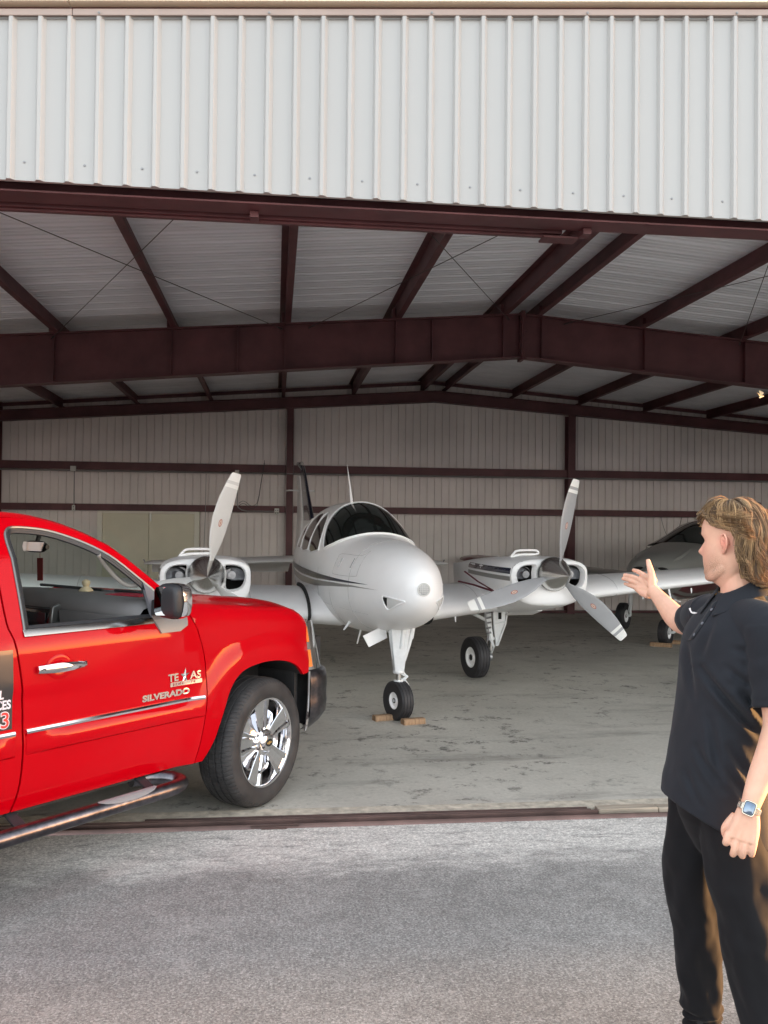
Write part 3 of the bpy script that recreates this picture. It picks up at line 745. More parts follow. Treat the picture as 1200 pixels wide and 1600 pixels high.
# dark filler behind the door seams + inner door skin
mb = MB()
for path in (seam_f[:-2], seam_r, [(-1.745, .405), (-1.2, .405), (-.61, .405)], dtop):
    a = [S(x-.022, z, -.024) for x, z in path]; b_ = [S(x+.022, z, -.024) for x, z in path]; 
    if path is dtop: a = [S(x, z-.02, -.024) for x, z in path]; b_ = [S(x, z+.02, -.024) for x, z in path]
    mb.loft([a, b_], closed=False)
both(mb, 'door_jamb', jamb)
for sgn, par in ((1, door), (-1, doorL)):
    mb = MB()
    inn = [(-.66, .42), (-.60, .70), (-.60, 1.0), (-.70, 1.22), (-.82, 1.235), (-1.68, 1.238), (-1.70, 1.0), (-1.69, .42)]
    mb.panel(inn[::-1], [], lambda x, z: S(x, z, -.085), step=.08, lip=0)
    mb.panel([(p[0]-.0, p[1]) for p in door_o if True], [[(x+(.012 if x < -1.6 else -.0), z-.0) for x, z in wino]], lambda x, z: S(x, z, -.045), step=.08, lip=0)
    mb.loft([[S(x, 1.238, o_) for x in (-1.69, -1.3, -.82)] for o_ in (-.085, -.012)], closed=False)
    q = mb if sgn > 0 else mirror(mb)
    q.build('door_trim', greyp, par)
    # window surround: thin bright outer line, black inner rubber
    mb = MB(); lp = curve_pts(wino, 3)
    mb.tube([S(x, z, .001) for x, z in lp], .008, 6); q = mb if sgn > 0 else mirror(mb)
    q.build('window_surround', silv, par)
    mb = MB()
    cx, cz = -1.3, 1.45
    for off, dd_ in ((.013, -.010), (.024, -.016)):
        ip = []
        for i, (x, z) in enumerate(lp):
            a = lp[max(i-1, 0)]; b_ = lp[min(i+1, len(lp)-1)]; tx, tz = b_[0]-a[0], b_[1]-a[1]; l = math.hypot(tx, tz) or 1
            ip.append(S(x+tz/l*off, z-tx/l*off, dd_))
        mb.tube(ip, .010, 6)
    q = mb if sgn > 0 else mirror(mb); q.build('window_rubber', blackp, par)
    # bright belt moulding along the sill
    mb = MB(); mb.loft([[S(x, 1.228, .002), S(x, 1.262, -.002), S(x, 1.262, .006), S(x, 1.245, .012), S(x, 1.228, .010)] for x in (-1.69, -1.4, -1.1, -.90)])
    q = mb if sgn > 0 else mirror(mb); q.build('belt_moulding', mat('belt_chrome', (.36, .35, .33), .2, metal=1), par, bevel=.002)
    mb = MB(); mb.loft([[S(x, 1.262, -.004), S(x, 1.276, -.012), S(x, 1.276, -.03), S(x, 1.262, -.03)] for x in (-1.675, -1.3, -.86)])
    q = mb if sgn > 0 else mirror(mb); q.build('belt_rubber', blackp, par)
# quarter-light divider and black sail behind the mirror
mb = MB()
mb.bar(S(-.905, 1.462, -.012), S(-.872, 1.25, -.012), .014, .03, (0, 1, 0)); both(mb, 'window_divider', blackp)
mb = MB(); mb.panel([(-.900, 1.245), (-.905, 1.452), (-.92, 1.470), (-.80, 1.352), (-.745, 1.245)][::-1], [], lambda x, z: S(x, z, .006), step=.03, lip=.02)
both(mb, 'mirror_sail', mat('sail_grey', (.13, .13, .145), .45, bump=(150, .2, .001)))
mb = MB(); mb.panel([(-.86, 1.172), (-.725, 1.172), (-.665, 1.20), (-.655, 1.245), (-.745, 1.248), (-.90, 1.248)], [], lambda x, z: S(x, z, .010), step=.03, lip=.02)
both(mb, 'mirror_base', mat('mirror_base_grey', (.22, .215, .21), .35, metal=.3))
# roof rail / A pillar and roof
SIL = [(-3.05, 1.70), (-2.95, 1.79), (-2.7, 1.845), (-2.3, 1.862), (-1.9, 1.862), (-1.68, 1.853), (-1.54, 1.845), (-1.44, 1.832), (-1.35, 1.812), (-1.28, 1.792), (-1.21, 1.764), (-1.13, 1.728), (-1.02, 1.660), (-.93, 1.582), (-.78, 1.462), (-.66, 1.362), (-.57, 1.30)]
RR = .085
def Sc(x, v):
    zt = smooth_tab(SIL, x)-.012; k = zt-RR
    if v <= k: return S(x, v)
    a = min((v-k)/RR, 1.45); p = S(x, k)
    sl_ = ins(x, k+.01)-ins(x, k)
    return V(x, p.y+RR*(1-math.cos(a))+sl_*100*RR*math.sin(a)*.6, k+RR*math.sin(a))
vtc = lambda x: smooth_tab(SIL, x)-.012-RR+RR*1.35
rail = [(x, z+.008) for x, z in reversed(dtop)]+[(-1.9, 1.817), (-2.3, 1.821), (-2.62, 1.81), (-2.72, 1.765), (-2.80, 1.5), (-2.85, 1.22), (-2.85, .95), (-2.74, .60), (-2.72, .40), (-3.0, .40), (-3.01, 1.30), (-2.99, 1.6)]
rtop = [(x, vtc(x)) for x in (-2.95, -2.85, -2.7, -2.5, -2.2, -1.9, -1.68, -1.54, -1.44, -1.35, -1.28, -1.21, -1.13, -1.02, -.93, -.85, -.78, -.72, -.66, -.61)]
rail = rail[::-1]
mb = MB(); mb.panel([p for p in (rtop[::-1]+rail[::-1][0:0])]+[], [], Sc, step=.03) if False else None
outl = rail[::-1]+rtop     # dtop front -> back -> down the B/C post -> up -> roof edge forward
mb = MB(); mb.panel(outl[::-1], [], Sc, step=.022, lip=.012)
both(mb, 'cab_side', paint, angle=55)
def edge_in(x): p = Sc(x, vtc(x)); return p
rows = []
for x in (-2.95, -2.85, -2.7, -2.5, -2.2, -1.9, -1.68, -1.54, -1.44, -1.35, -1.28, -1.21):
    e = edge_in(x); row = []
    xc = x+.17*sst(-1.75, -1.21, x)
    for i in range(21):
        t = -1+2*i/20; yy = t*abs(e.y); u = 1-t*t
        row.append(V(x+(xc-x)*u, yy, e.z-.002+.022*u*(1 if x > -2.9 else .5)))
    rows.append(row)
mb = MB(); mb.loft(rows, closed=False); mb.build('roof', paint, truck)
# windscreen and rear glass
rows = []
for x in (-1.215, -1.13, -1.02, -.93, -.85, -.78, -.72, -.66, -.61):
    e = edge_in(x); row = []
    for i in range(21):
        t = -1+2*i/20; u = 1-t*t; row.append(V(x+.17*u, t*(abs(e.y)-.02), e.z-.012-.004*u))
    rows.append(row)
mb = MB(); mb.loft(rows, closed=False); mb.build('windscreen', wglass, truck)
mb = MB(); mb.loft([[V(-2.93, -.70, 1.76), V(-2.93, .70, 1.76)], [V(-3.0, -.82, 1.28), V(-3.0, .82, 1.28)]], closed=False); mb.build('rear_window', dglass, truck)
mb = MB(); mb.loft([[V(-3.0, -.985, .40), V(-3.0, .985, .40)], [V(-3.0, -.985, 1.28), V(-3.0, .985, 1.28)]], closed=False); mb.build('cab_back', paint, truck)
mb = MB()
rows = [[V(-.62, y, .55), V(-.62, y, 1.0), V(-.44, y, 1.19), V(-.44, y, 1.28), V(-.60, y, 1.30)] for y in (-.94, .94)]
mb.loft(rows, closed=False); mb.lo_hi((-3.0, -.95, .38), (-.55, .95, .44)); mb.lo_hi((-.6, -.58, .30), (.55, .58, .95)); mb.lo_hi((-4.7, -.45, .42), (-3.0, .45, .62)); mb.lo_hi((.38, -.85, .42), (.70, .85, 1.0))
mb.build('chassis', dark, truck, smooth=False)
# --- handle, mouldings, badges
mb = MB(); N_ = 14
rings = []
for i in range(N_):
    t = i/(N_-1); x = -1.635+.275*t; h_ = .018+.006*math.sin(math.pi*min(1, t*1.2)); o_ = .004+.030*math.sin(math.pi*(.06+.9*t))**.5
    rings.append([S(x, 1.066+h_*math.sin(a)*(1 if t < .85 else .8), o_+.010*math.cos(a)) for a in [2*math.pi*k/10 for k in range(10)]])
mb.loft(rings); hnd = mb.build('door_handle', chrome, door)
mb = MB(); mb.tube([S(-1.385, 1.066, -.002), S(-1.385, 1.066, .028)], .015, 10); mb.build('lock_cap', chrome, hnd)
mb = MB()
n_ = 20; rim_ = [S(-1.505+.078*math.cos(a), 1.066+.062*math.sin(a), .002) for a in [2*math.pi*k/n_ for k in range(n_)]]
r2 = [S(-1.505+.068*math.cos(a), 1.066+.052*math.sin(a), .0055) for a in [2*math.pi*k/n_ for k in range(n_)]]
r3 = [S(-1.505+.045*math.cos(a), 1.066+.032*math.sin(a), .001) for a in [2*math.pi*k/n_ for k in range(n_)]]
mb.loft([rim_[::-1], r2[::-1], r3[::-1]], True, False, True); mb.build('handle_cup', paint, door)
def mould(x0, x1, parent, za=.716, nm=''):
    mb = MB(); xs = [x0+(x1-x0)*i/16 for i in range(17)]; rings = []
    for i, x in enumerate(xs):
        k = min(1, i/3+.15) if x1 > -.8 else 1; k *= min(1, (16-i)/2.0+.35)
        rings.append([S(x, .765, 0), S(x, .765, .012), S(x, .748, .020*k), S(x, .70, .024*k), S(x, .672, .016*k), S(x, .662, 0)])
    mb.loft(rings); mb.build('body_moulding', paint, parent, angle=30)
    mb = MB(); mb.loft([[S(x, .786, 0), S(x, .786, .012), S(x, .776, .017), S(x, .766, .014), S(x, .766, 0)] for x in xs]); mb.build('chrome_strip', chrome, parent, angle=40)
mould(-1.685, -.555, door); mould(-2.74, -1.745, rdoor)
TM = Matrix(((1, 0, 0, 0), (0, 0, -1, 0), (0, 1, 0, 0), (0, 0, 0, 1)))
def badge(txt, size, x, z, parent, m_, off=.003, bold=0.0, sx=1.0, name='lettering', align='LEFT', ext=.002):
    o = text_part(txt, size, name, m_, parent, Matrix.Identity(4), ext, bold, sx, align)
    for v in o.data.vertices: v.co = S(x+v.co.x, z+v.co.y, off+v.co.z)      # letters follow the curve of the door
    return o
bch = mat('badge_chrome', (.75, .74, .72), .22, metal=1)
badge('TE', .058, -.805, .893, door, bch, sx=1.15, bold=.0018); badge('AS', .058, -.645, .893, door, bch, sx=1.15, bold=.0018)
mb = MB(); pts = []
for k in range(10):
    a = math.pi/2+k*math.pi/5; r_ = .043 if k % 2 == 0 else .014; pts.append((r_*math.cos(a)*(.8), r_*math.sin(a)*1.15))
ctr = S(-.682, .912, .012); ring = [S(-.682+u, .912+v, .003) for u, v in pts]
mb.add([ctr]+ring, [(0, k+1, (k+1) % 10+1) for k in range(10)]); mb.build('star_badge', bch, door, smooth=False)
mb = MB(); mb.loft([[S(x, .862, 0), S(x, .862, .005), S(x, .886, .005), S(x, .886, 0)] for x in (-.790, -.70, -.562)]); mb.build('badge_plate', bch, door, smooth=False)
badge('EDITION', .022, -.775, .867, door, mat('badge_ink', (.25, .02, .02), .4), off=.0055, sx=1.9, ext=.0006)
badge('SILVERADO', .046, -.985, .809, door, bch, sx=1.42, bold=.0022)
# magnetic trade sign on the rear door
mb = MB(); mb.panel([(-2.62, .80), (-1.757, .80), (-1.757, 1.175), (-2.62, 1.175)], [], lambda x, z: S(x, z, .0025), step=.05, lip=.002)
sg = mb.build('magnetic_sign', mat('sign_black', (.030, .030, .032), .28, coat=.4), rdoor)
sw = mat('sign_white', (.75, .70, .75), .5); sr = mat('sign_red', (.65, .04, .03), .5)
badge('DETAIL', .058, -1.805, .950, sg, sw, off=.004, bold=.0018, align='RIGHT', ext=.0005, sx=.82)
badge('SERVICES', .058, -1.765, .900, sg, sw, off=.004, bold=.0018, align='RIGHT', ext=.0005, sx=.82)
badge('863', .105, -1.768, .812, sg, sw, off=.004, bold=.0045, align='RIGHT', ext=.0004)
badge('863', .105, -1.768, .812, sg, sr, off=.0052, bold=.0008, align='RIGHT', ext=.0004)
# --- wing mirror
mb = MB(); rings = []
for y, sy, cxm in ((-1.075, .5, 0), (-1.082, .86, 0), (-1.11, 1.0, 0), (-1.17, 1.02, 0), (-1.215, .97, -.002), (-1.238, .84, -.004), (-1.246, .55, -.005)):
    ring = []
    for k in range(24):
        a = 2*math.pi*k/24; c, s_ = math.cos(a), math.sin(a)
        ex = abs(c)**.55*(1 if c > 0 else -1)*.052*(1 if c < 0 else 1.15); ez = abs(s_)**.5*(1 if s_ > 0 else -1)*.092
        ring.append(V(-.93+cxm+ex*sy**.3, y, 1.365+ez*sy))
    rings.append(ring)
mb.loft(rings)
hs, hsL = both(mb, 'wing_mirror', blackp, bevel=.0, angle=60)
for s_, par in ((1, hs), (-1, hsL)):
    mb = MB(); rings = []
    for y, sy in ((-1.085, .84), (-1.11, .99), (-1.17, 1.03), (-1.215, .985), (-1.240, .85), (-1.250, .55), (-1.252, .02)):
        rings.append([V(-.925+(abs(math.cos(a))**.55*(1 if math.cos(a) > 0 else -1)*.052*1.22)*sy**.3, y-.002, 1.365+abs(math.sin(a))**.5*(1 if math.sin(a) > 0 else -1)*.0945*sy) for a in [math.pi*(-.52+1.04*k/14) for k in range(15)]])
    mb.loft(rings, closed=False); q = mb if s_ > 0 else mirror(mb); q.build('mirror_cap', chrome, par, fix=True)
    mb = MB(); 
    mb.panel([(-1.226, 1.292), (-1.10, 1.288), (-1.088, 1.31), (-1.088, 1.42), (-1.10, 1.44), (-1.215, 1.442), (-1.232, 1.42), (-1.236, 1.31)], [], lambda y, z: V(-.990-.28*(y+1.10), y, z), step=.03, lip=0)
    q = mb if s_ > 0 else mirror(mb); q.build('mirror_glass', mat('mirror_silver', (.7, .72, .75), .03, metal=1), par, fix=True)
    mb = MB(); mb.loft([[V(-.93, -.985, 1.27), V(-.80, -.985, 1.27), V(-.80, -.985, 1.36), V(-.93, -.985, 1.36)], [V(-.95, -1.09, 1.30), V(-.90, -1.09, 1.30), V(-.90, -1.09, 1.385), V(-.95, -1.09, 1.385)]]); q = mb if s_ > 0 else mirror(mb); q.build('mirror_arm', blackp, par, bevel=.008)
# --- side step
mb = MB(); pth = curve_pts([(-.98, -.90, .37), (-.86, -.93, .362), (-.775, -1.00, .350), (-.765, -1.065, .340), (-.83, -1.105, .337), (-.95, -1.115, .336), (-1.4, -1.115, .336), (-2.0, -1.115, .336), (-2.6, -1.115, .336), (-2.75, -1.09, .34), (-2.80, -1.02, .35), (-2.75, -.93, .36)], 5)
mb.tube(pth, .040, 14); st1, st2 = both(mb, 'side_step', schrome, angle=60)
for s_, par in ((1, st1), (-1, st2)):
    for xa, xb in ((-1.36, -.99), (-2.6, -2.2)):
        mb = MB(); rings = []
        for i in range(13):
            t = i/12; x = xa+(xb-xa)*t; w_ = min(1, (math.sin(math.pi*t)+.02)**.35)
            rings.append([V(x, -1.115-.0435*math.cos(a), .336+.0435*math.sin(a)) for a in [math.pi*(.5-.36*w_+.72*w_*k/8) for k in range(9)]])
        mb.loft(rings, closed=False); q = mb if s_ > 0 else mirror(mb); q.build('step_pad', mat('step_pad_grey', (.23, .225, .23), .55, bump=(60, .5, .003)), par, fix=True)
    for x in (-1.75, -2.55, -.98):
        mb = MB(); mb.bar((x, -1.10, .335), (x+.02, -.84, .43), .055, .012); q = mb if s_ > 0 else mirror(mb); q.build('step_bracket', blackp, par)
# --- wheels
def tyre_mat():
    mt = bpy.data.materials.new('truck_tyre'); mt.use_nodes = True; t = mt.node_tree; b = t.nodes['Principled BSDF']; L = t.links.new
    b.inputs['Base Color'].default_value = (.042, .041, .043, 1); b.inputs['Roughness'].default_value = .72
    tc = N(t, 'TexCoord'); sp = N(t, 'SeparateXYZ'); L(tc.outputs['Object'], sp.inputs[0])
    at = N(t, 'Math', operation='ARCTAN2'); L(sp.outputs[2], at.inputs[0]); L(sp.outputs[0], at.inputs[1])
    ab = N(t, 'Math', operation='ABSOLUTE'); L(sp.outputs[1], ab.inputs[0])
    sk = N(t, 'Math', operation='MULTIPLY'); L(ab.outputs[0], sk.inputs[0]); sk.inputs[1].default_value = 55
    m1 = N(t, 'Math', operation='MULTIPLY'); L(at.outputs[0], m1.inputs[0]); m1.inputs[1].default_value = 84
    ad = N(t, 'Math', operation='ADD'); L(m1.outputs[0], ad.inputs[0]); L(sk.outputs[0], ad.inputs[1])
    sn = N(t, 'Math', operation='SINE'); L(ad.outputs[0], sn.inputs[0])
    gt = N(t, 'MapRange'); L(sn.outputs[0], gt.inputs[0]); gt.inputs[1].default_value = .35; gt.inputs[2].default_value = .8
    xx = N(t, 'VectorMath', operation='LENGTH'); cb = N(t, 'CombineXYZ'); L(sp.outputs[0], cb.inputs[0]); L(sp.outputs[2], cb.inputs[2]); L(cb.outputs[0], xx.inputs[0])
    ms = N(t, 'MapRange'); L(xx.outputs['Value'], ms.inputs[0]); ms.inputs[1].default_value = .372; ms.inputs[2].default_value = .382
    ml = N(t, 'Math', operation='MULTIPLY'); L(gt.outputs[0], ml.inputs[0]); L(ms.outputs[0], ml.inputs[1])
    bp = N(t, 'Bump', Strength=.9, Distance=.004); bp.invert = True; L(ml.outputs[0], bp.inputs['Height']); L(bp.outputs[0], b.inputs['Normal'])
    no = N(t, 'TexNoise', Scale=9.0, Detail=5.0); L(tc.outputs['Object'], no.inputs['Vector'])
    rp_ = N(t, 'ValToRGB'); L(no.outputs['Fac'], rp_.inputs[0]); rp_.color_ramp.elements[0].color = (.018, .018, .020, 1); rp_.color_ramp.elements[0].position = .3; rp_.color_ramp.elements[1].color = (.048, .047, .048, 1); rp_.color_ramp.elements[1].position = .75
    L(rp_.outputs[0], b.inputs['Base Color'])
    return mt
tmat = tyre_mat()
def make_wheel(loc, rz, side):
    e = empty('wheel', loc, rz); e.parent = truck
    sY = side     # +1: outer face towards -y
    mb = MB(); W = .136
    prof = [(.276, -.112), (.286, -.124), (.308, -.133), (.338, -.136), (.362, -.130), (.378, -.122), (.390, -.110), (.3985, -.094)]
    for g_ in (-.072, -.026, .026, .072):
        prof += [(.4035 if abs(g_) < .06 else .401, g_-.0075), (.394, g_-.005), (.394, g_+.005), (.4035 if abs(g_) < .06 else .401, g_+.0075)]
    prof += [(.3985, .094), (.390, .110), (.362, .130), (.31, .132), (.276, .110), (.268, .0)]
    mb.lathe(prof+[prof[0]], (0, 0, 0), 'Y', 72)
    # flatten the contact patch a little
    mb.v = [(x*1.008, y, max(z*1.008, -.400) if side else z) for x, y, z in mb.v]
    if sY < 0: mb = mirror(mb)
    mb.build('tyre', tmat, e, angle=30)
    mb = MB(); mb.lathe([(.276, -.106), (.283, -.114), (.279, -.122), (.269, -.120), (.262, -.110), (.256, -.06), (.240, .0), (.240, .10), (.245, .11)], (0, 0, 0), 'Y', 64)
    if sY < 0: mb = mirror(mb)
    rim = mb.build('rim', chrome, e, angle=40)
    mb = MB()
    for k in range(5):
        a0 = R(100+72*k) 
        M = Matrix.Rotation(-(a0-math.pi/2), 4, 'Y')
        rings = []
        for r_, w_, d_ in ((.060, .034, -.098), (.085, .040, -.104), (.13, .050, -.104), (.18, .060, -.106), (.22, .070, -.111), (.262, .080, -.115)):
            rings.append([M @ V(u, y, r_) for u, y in ((-w_-.006, d_+.045), (-w_, d_+.004), (-w_+.004, d_), (-w_*.62, d_-.001), (-w_*.45, d_+.009), (w_*.45, d_+.009), (w_*.62, d_-.001), (w_-.004, d_), (w_, d_+.004), (w_+.006, d_+.045))])
        mb.loft(rings)
        if sY < 0: pass
    if sY < 0: mb = mirror(mb)
    mb.build('spokes', chrome, rim, angle=32)
    mb = MB(); mb.lathe([(.085, -.070), (.082, -.108), (.074, -.114), (.062, -.116), (.060, -.122), (.056, -.132), (.046, -.138), (.030, -.140), (0, -.140)], (0, 0, 0), 'Y', 40)
    if sY < 0: mb = mirror(mb)
    hc = mb.build('hub_cap', chrome, rim, angle=40)
    # emblem: gold cross-shaped bow tie on black oval
    mb = MB(); n_ = 28; el = [(.036*math.cos(2*math.pi*k/n_), .024*math.sin(2*math.pi*k/n_)) for k in range(n_)]
    mb.prism(el, lambda u, v, w_: V(u, w_, v), (-.141, -.1405)); mb.cur = 1
    bt = [(-.028, -.004), (-.022, .0045), (-.007, .0045), (-.007, .010), (.009, .010), (.009, .0045), (.028, .0045), (.022, -.004), (.007, -.004), (.007, -.010), (-.009, -.010), (-.009, -.004)]
    mb.prism(bt, lambda u, v, w_: V(u, w_, v), (-.1425, -.1412))
    if sY < 0: mb = mirror(mb)
    o_ = mb.build('emblem', [blackg, mat('emblem_gold', (.70, .48, .18), .35, metal=.8)], rim, smooth=False)
    mb = MB(); mb.lathe([(.075, -.085), (.10, -.076), (.15, -.062), (.196, -.058), (.205, -.066), (.205, -.04)], (0, 0, 0), 'Y', 48)
    if sY < 0: mb = mirror(mb)
    mb.build('rim_dish', chrome, rim, angle=40)
    mb = MB(); mb.lathe([(.0, -.03), (.165, -.03), (.165, -.015), (0, -.015)], (0, 0, 0), 'Y', 40); mb.lathe([(.16, .0), (.235, .0)], (0, 0, 0), 'Y', 40)
    if sY < 0: mb = mirror(mb)
    mb.build('brake_disc', mat('brake_iron', (.12, .10, .09), .5, metal=.5), e)
    return e
make_wheel((0, -1.0+.136, .400), R(8), 1); make_wheel((0, 1.0-.136, .400), R(8), -1)
make_wheel((-3.66, -1.0+.136, .400), 0, 1); make_wheel((-3.66, 1.0-.136, .400), 0, -1)
# --- load bed
ba = [(-4.16, .50)]+[(-3.66+.52*math.cos(a), .42+.50*math.sin(a)) for a in [math.pi*(1-k/14)*.96+.06 for k in range(15)]]+[(-3.14, .50)]
bo = [(-4.80, .55)]+ba+[(-3.04, .42), (-3.03, 1.30), (-4.80, 1.30)]
mb = MB(); mb.panel(bo, [], lambda x, z: S(x, min(z, 1.2))+V(0, 0, z-min(z, 1.2)), step=.05, lip=.02); both(mb, 'bed_side', paint)
mb = MB(); mb.lo_hi((-4.80, -.93, .62), (-4.74, .93, 1.29)); mb.build('tailgate', paint, truck, bevel=.01)
mb = MB(); mb.lo_hi((-4.74, -.90, .74), (-3.05, .90, .78)); mb.lo_hi((-4.74, -.955, .78), (-3.05, -.90, 1.30)); mb.lo_hi((-4.74, .90, .78), (-3.05, .955, 1.30)); mb.lo_hi((-3.08, -.9, .78), (-3.04, .9, 1.30)); mb.build('bed_liner', blackp, truck, smooth=False)
mb = MB(); mb.lo_hi((-4.95, -.95, .48), (-4.81, .95, .66)); mb.build('rear_bumper', chrome, truck, bevel=.03)
for s_ in (-1, 1):
    mb = MB(); mb.lo_hi((-4.815, s_*.94-.04, .86), (-4.76, s_*.94+.04, 1.20)); mb.build('tail_lamp', mat('tail_red', (.45, .01, .01), .2, coat=1), truck, bevel=.01)
# --- cabin
DZ = .095
dash = MB()
sec = [(-.44, 1.20), (-.60, 1.235), (-.86, 1.245), (-.93, 1.225), (-.96, 1.19), (-.965, 1.15), (-.93, 1.12), (-.935, 1.0), (-.93, .85), (-.86, .70), (-.60, .70)]
ys = [-.90, -.86, -.6, -.28, 0, .3, .6, .86, .90]
dash.loft([[V(x-.03*(1-(y/.9)**2)-(.0 if abs(y) < .88 else -.02), y, z+DZ+.02*(1-(y/.9)**2)-(0 if abs(y) < .88 else .02)) for x, z in sec] for y in ys], closed=False)
db = dash.build('dashboard', greyp, truck, angle=60)
dashz = Matrix.Translation((0, 0, DZ))
mb = MB(); mb.loft([[V(-1.02, y, 1.17), V(-1.035, y, 1.10), V(-1.03, y, .80), V(-.95, y, .80), V(-.95, y, 1.19)] for y in (-.215, .215)]); mb.v = [(a_, b_, c_+DZ) for a_, b_, c_ in mb.v]; cs = mb.build('centre_stack', blackg, db, bevel=.01)
for y0, y1 in ((-.245, -.218), (.218, .245)):
    mb = MB(); mb.loft([[V(-1.04, y, 1.19), V(-1.05, y, 1.10), V(-1.045, y, .80), V(-.95, y, .80), V(-.95, y, 1.22)] for y in (y0, y1)])
    mb.v = [(a_, b_, c_+DZ) for a_, b_, c_ in mb.v]; mb.build('stack_trim', silv, db, bevel=.006)
mb = MB(); mb.panel([(-.84, 1.20), (-.84, 1.03), (-.30, 1.03), (-.27, 1.20)][::-1], [], lambda y, z: V(-.985-.02*(1-(y/.9)**2)-.012, y, z-.03), step=.06, lip=-.02); mb.v = [(a_, b_, c_+DZ) for a_, b_, c_ in mb.v]; mb.build('glove_box', greyp, db)
mb = MB()
for i in range(8): mb.box((-1.038, -.15+.038*i, 1.055), (.006, .022, .010))
for i in range(6): mb.box((-1.038, -.15+.055*i, .98), (.006, .030, .012))
for i in range(5): mb.box((-1.036, -.13+.06*i, .90), (.006, .02, .02))
mb.v = [(a_, b_, c_+DZ) for a_, b_, c_ in mb.v]; mb.build('buttons', mat('button_print', (.45, .45, .48), .5), db)
mb = MB(); mb.lathe([(.0, -.02), (.028, -.018), (.032, 0)], (-1.035, -.12, .93), 'X', 16); mb.v = [(a_, b_, c_+DZ) for a_, b_, c_ in mb.v]; mb.build('knob', silv, db)
mb = MB(); mb.lo_hi((-1.04, -.17, 1.09), (-1.036, .12, 1.15)); mb.v = [(a_, b_, c_+DZ) for a_, b_, c_ in mb.v]; mb.build('radio_screen', mat('screen_dark', (.03, .035, .04), .15, coat=1), db)
mb = MB()
ring = [V(-1.22+.06*math.sin(a), .42+.185*math.cos(a), 1.10+.175*math.sin(a)) for a in [2*math.pi*k/32 for k in range(32)]]
mb.tube(ring, .016, 8, loop=True); mb.tube([(-1.2, .42, 1.10), (-.98, .42, 1.05)], .035, 10); mb.bar((-1.21, .25, 1.10), (-1.21, .59, 1.10), .05, .02); mb.build('steering_wheel', blackp, truck)
for y in (-.45, .45):
    e = empty('seat', (-1.75, y, .55)); e.parent = truck
    for nm, sec_, w_ in (('seat_cushion', [(-.25, .0), (.30, .02), (.33, .12), (.25, .18), (-.2, .16)], .25), ('backrest', [(-.28, .12), (-.12, .14), (-.22, .72), (-.34, .72)], .24), ('headrest', [(-.33, .76), (-.23, .76), (-.24, .93), (-.32, .93)], .13)):
        mb = MB(); mb.loft([[V(x, yy, z) for x, z in sec_] for yy in (-w_, w_)]); mb.build(nm, greyp, e, bevel=.03)
mb = MB(); rings = []
for t in [i/8 for i in range(9)]:
    y = -.02+.24*(t-.5); h_ = .036*(1-(2*t-1)**4*.55); rings.append([V(-1.01+.012*math.cos(a), y, 1.635+h_*math.sin(a)) for a in [2*math.pi*k/12 for k in range(12)]])
mb.loft(rings); rv = mb.build('rear_view_mirror', blackp, truck)
mb = MB(); mb.panel([(-.13, 1.608), (.09, 1.608), (.10, 1.635), (.09, 1.663), (-.13, 1.663), (-.14, 1.635)], [], lambda y, z: V(-1.0235, y, z), step=.05, lip=0); mb.build('mirror_glass', MATS['mirror_silver'], rv, fix=True)
mb = MB(); mb.tube([(-1.0, -.02, 1.66), (-.98, -.02, 1.735)], .014, 8); mb.lo_hi((-1.05, -.14, 1.715), (-.97, .07, 1.745)); mb.build('mirror_stem', blackp, rv)
mb = MB(); mb.tube([(-1.0, -.05, 1.60), (-1.0, -.05, 1.567)], .0015, 5); mb.prism([(-.030, 0), (.028, -.002), (.030, -.14), (-.026, -.138)], lambda u, v, w_: V(-1.0+w_+.006*math.sin(v*30), -.05+u, 1.568+v), (-.0015, .0015))
tg = mb.build('air_freshener', mat('freshener_red', (.16, .012, .012), .7), None, smooth=False)
MW = Matrix.Translation(TO) @ Matrix.Rotation(math.atan2(TD.y, TD.x), 4, 'Z')
tg.data.transform(MW @ Matrix.Translation((0, 0, 0))); 
def rebase(o, z=None):
    """put the origin of a world-space mesh at its own base"""
    vs = [v.co for v in o.data.vertices]; c = V(sum(v.x for v in vs)/len(vs), sum(v.y for v in vs)/len(vs), min(v.z for v in vs))
    o.data.transform(Matrix.Translation(-c)); o.location = c; return o
rebase(tg); tag(tg, 'dark red card air freshener hanging from the rear view mirror inside the truck', 'air freshener')
# things on the dash
mb = MB(); 
mb.lathe([(.045, 0), (.045, .006), (.03, .02), (.018, .03), (.026, .045), (.026, .06), (.012, .072), (0, .074)], (-.72, -.12, 1.355), 'Z', 14); fg = mb.build('dash_ornament', mat('pale_ornament', (.50, .42, .28), .6), None); fg.data.transform(MW); rebase(fg); tag(fg, 'small pale ornament standing on top of the truck dashboard', 'ornament')
mb = MB(); mb.box((-.70, -.52, 1.352), (.14, .26, .008), R(10)); bk = mb.build('red_folder', mat('folder_red', (.32, .02, .04), .5), None, bevel=.002); bk.data.transform(MW); rebase(bk); tag(bk, 'thin dark red folder lying on the truck dashboard', 'folder')
mb = MB(); mb.tube(curve_pts([(-1.14, -.800, 1.61), (-1.07, -.775, 1.545), (-1.0, -.780, 1.475), (-.945, -.80, 1.435), (-.90, -.835, 1.43)], 4), .013, 8); mb.build('grab_handle', lgrey, truck)
mb = MB()
a = [Sc(x, vtc(x))+V(0, .045, -.03) for x in (-2.9, -2.3, -1.68, -1.44, -1.28, -1.13, -1.02, -.93, -.78, -.66)]; b_ = [S(x, z-.012, -.05) for x, z in ((-2.9, 1.76), (-2.3, 1.76), (-1.68, 1.76), (-1.44, 1.745), (-1.28, 1.69), (-1.13, 1.625), (-1.02, 1.545), (-.93, 1.465), (-.80, 1.34), (-.68, 1.27))]
mb.loft([a, b_], closed=False); both(mb, 'pillar_trim', lgrey)
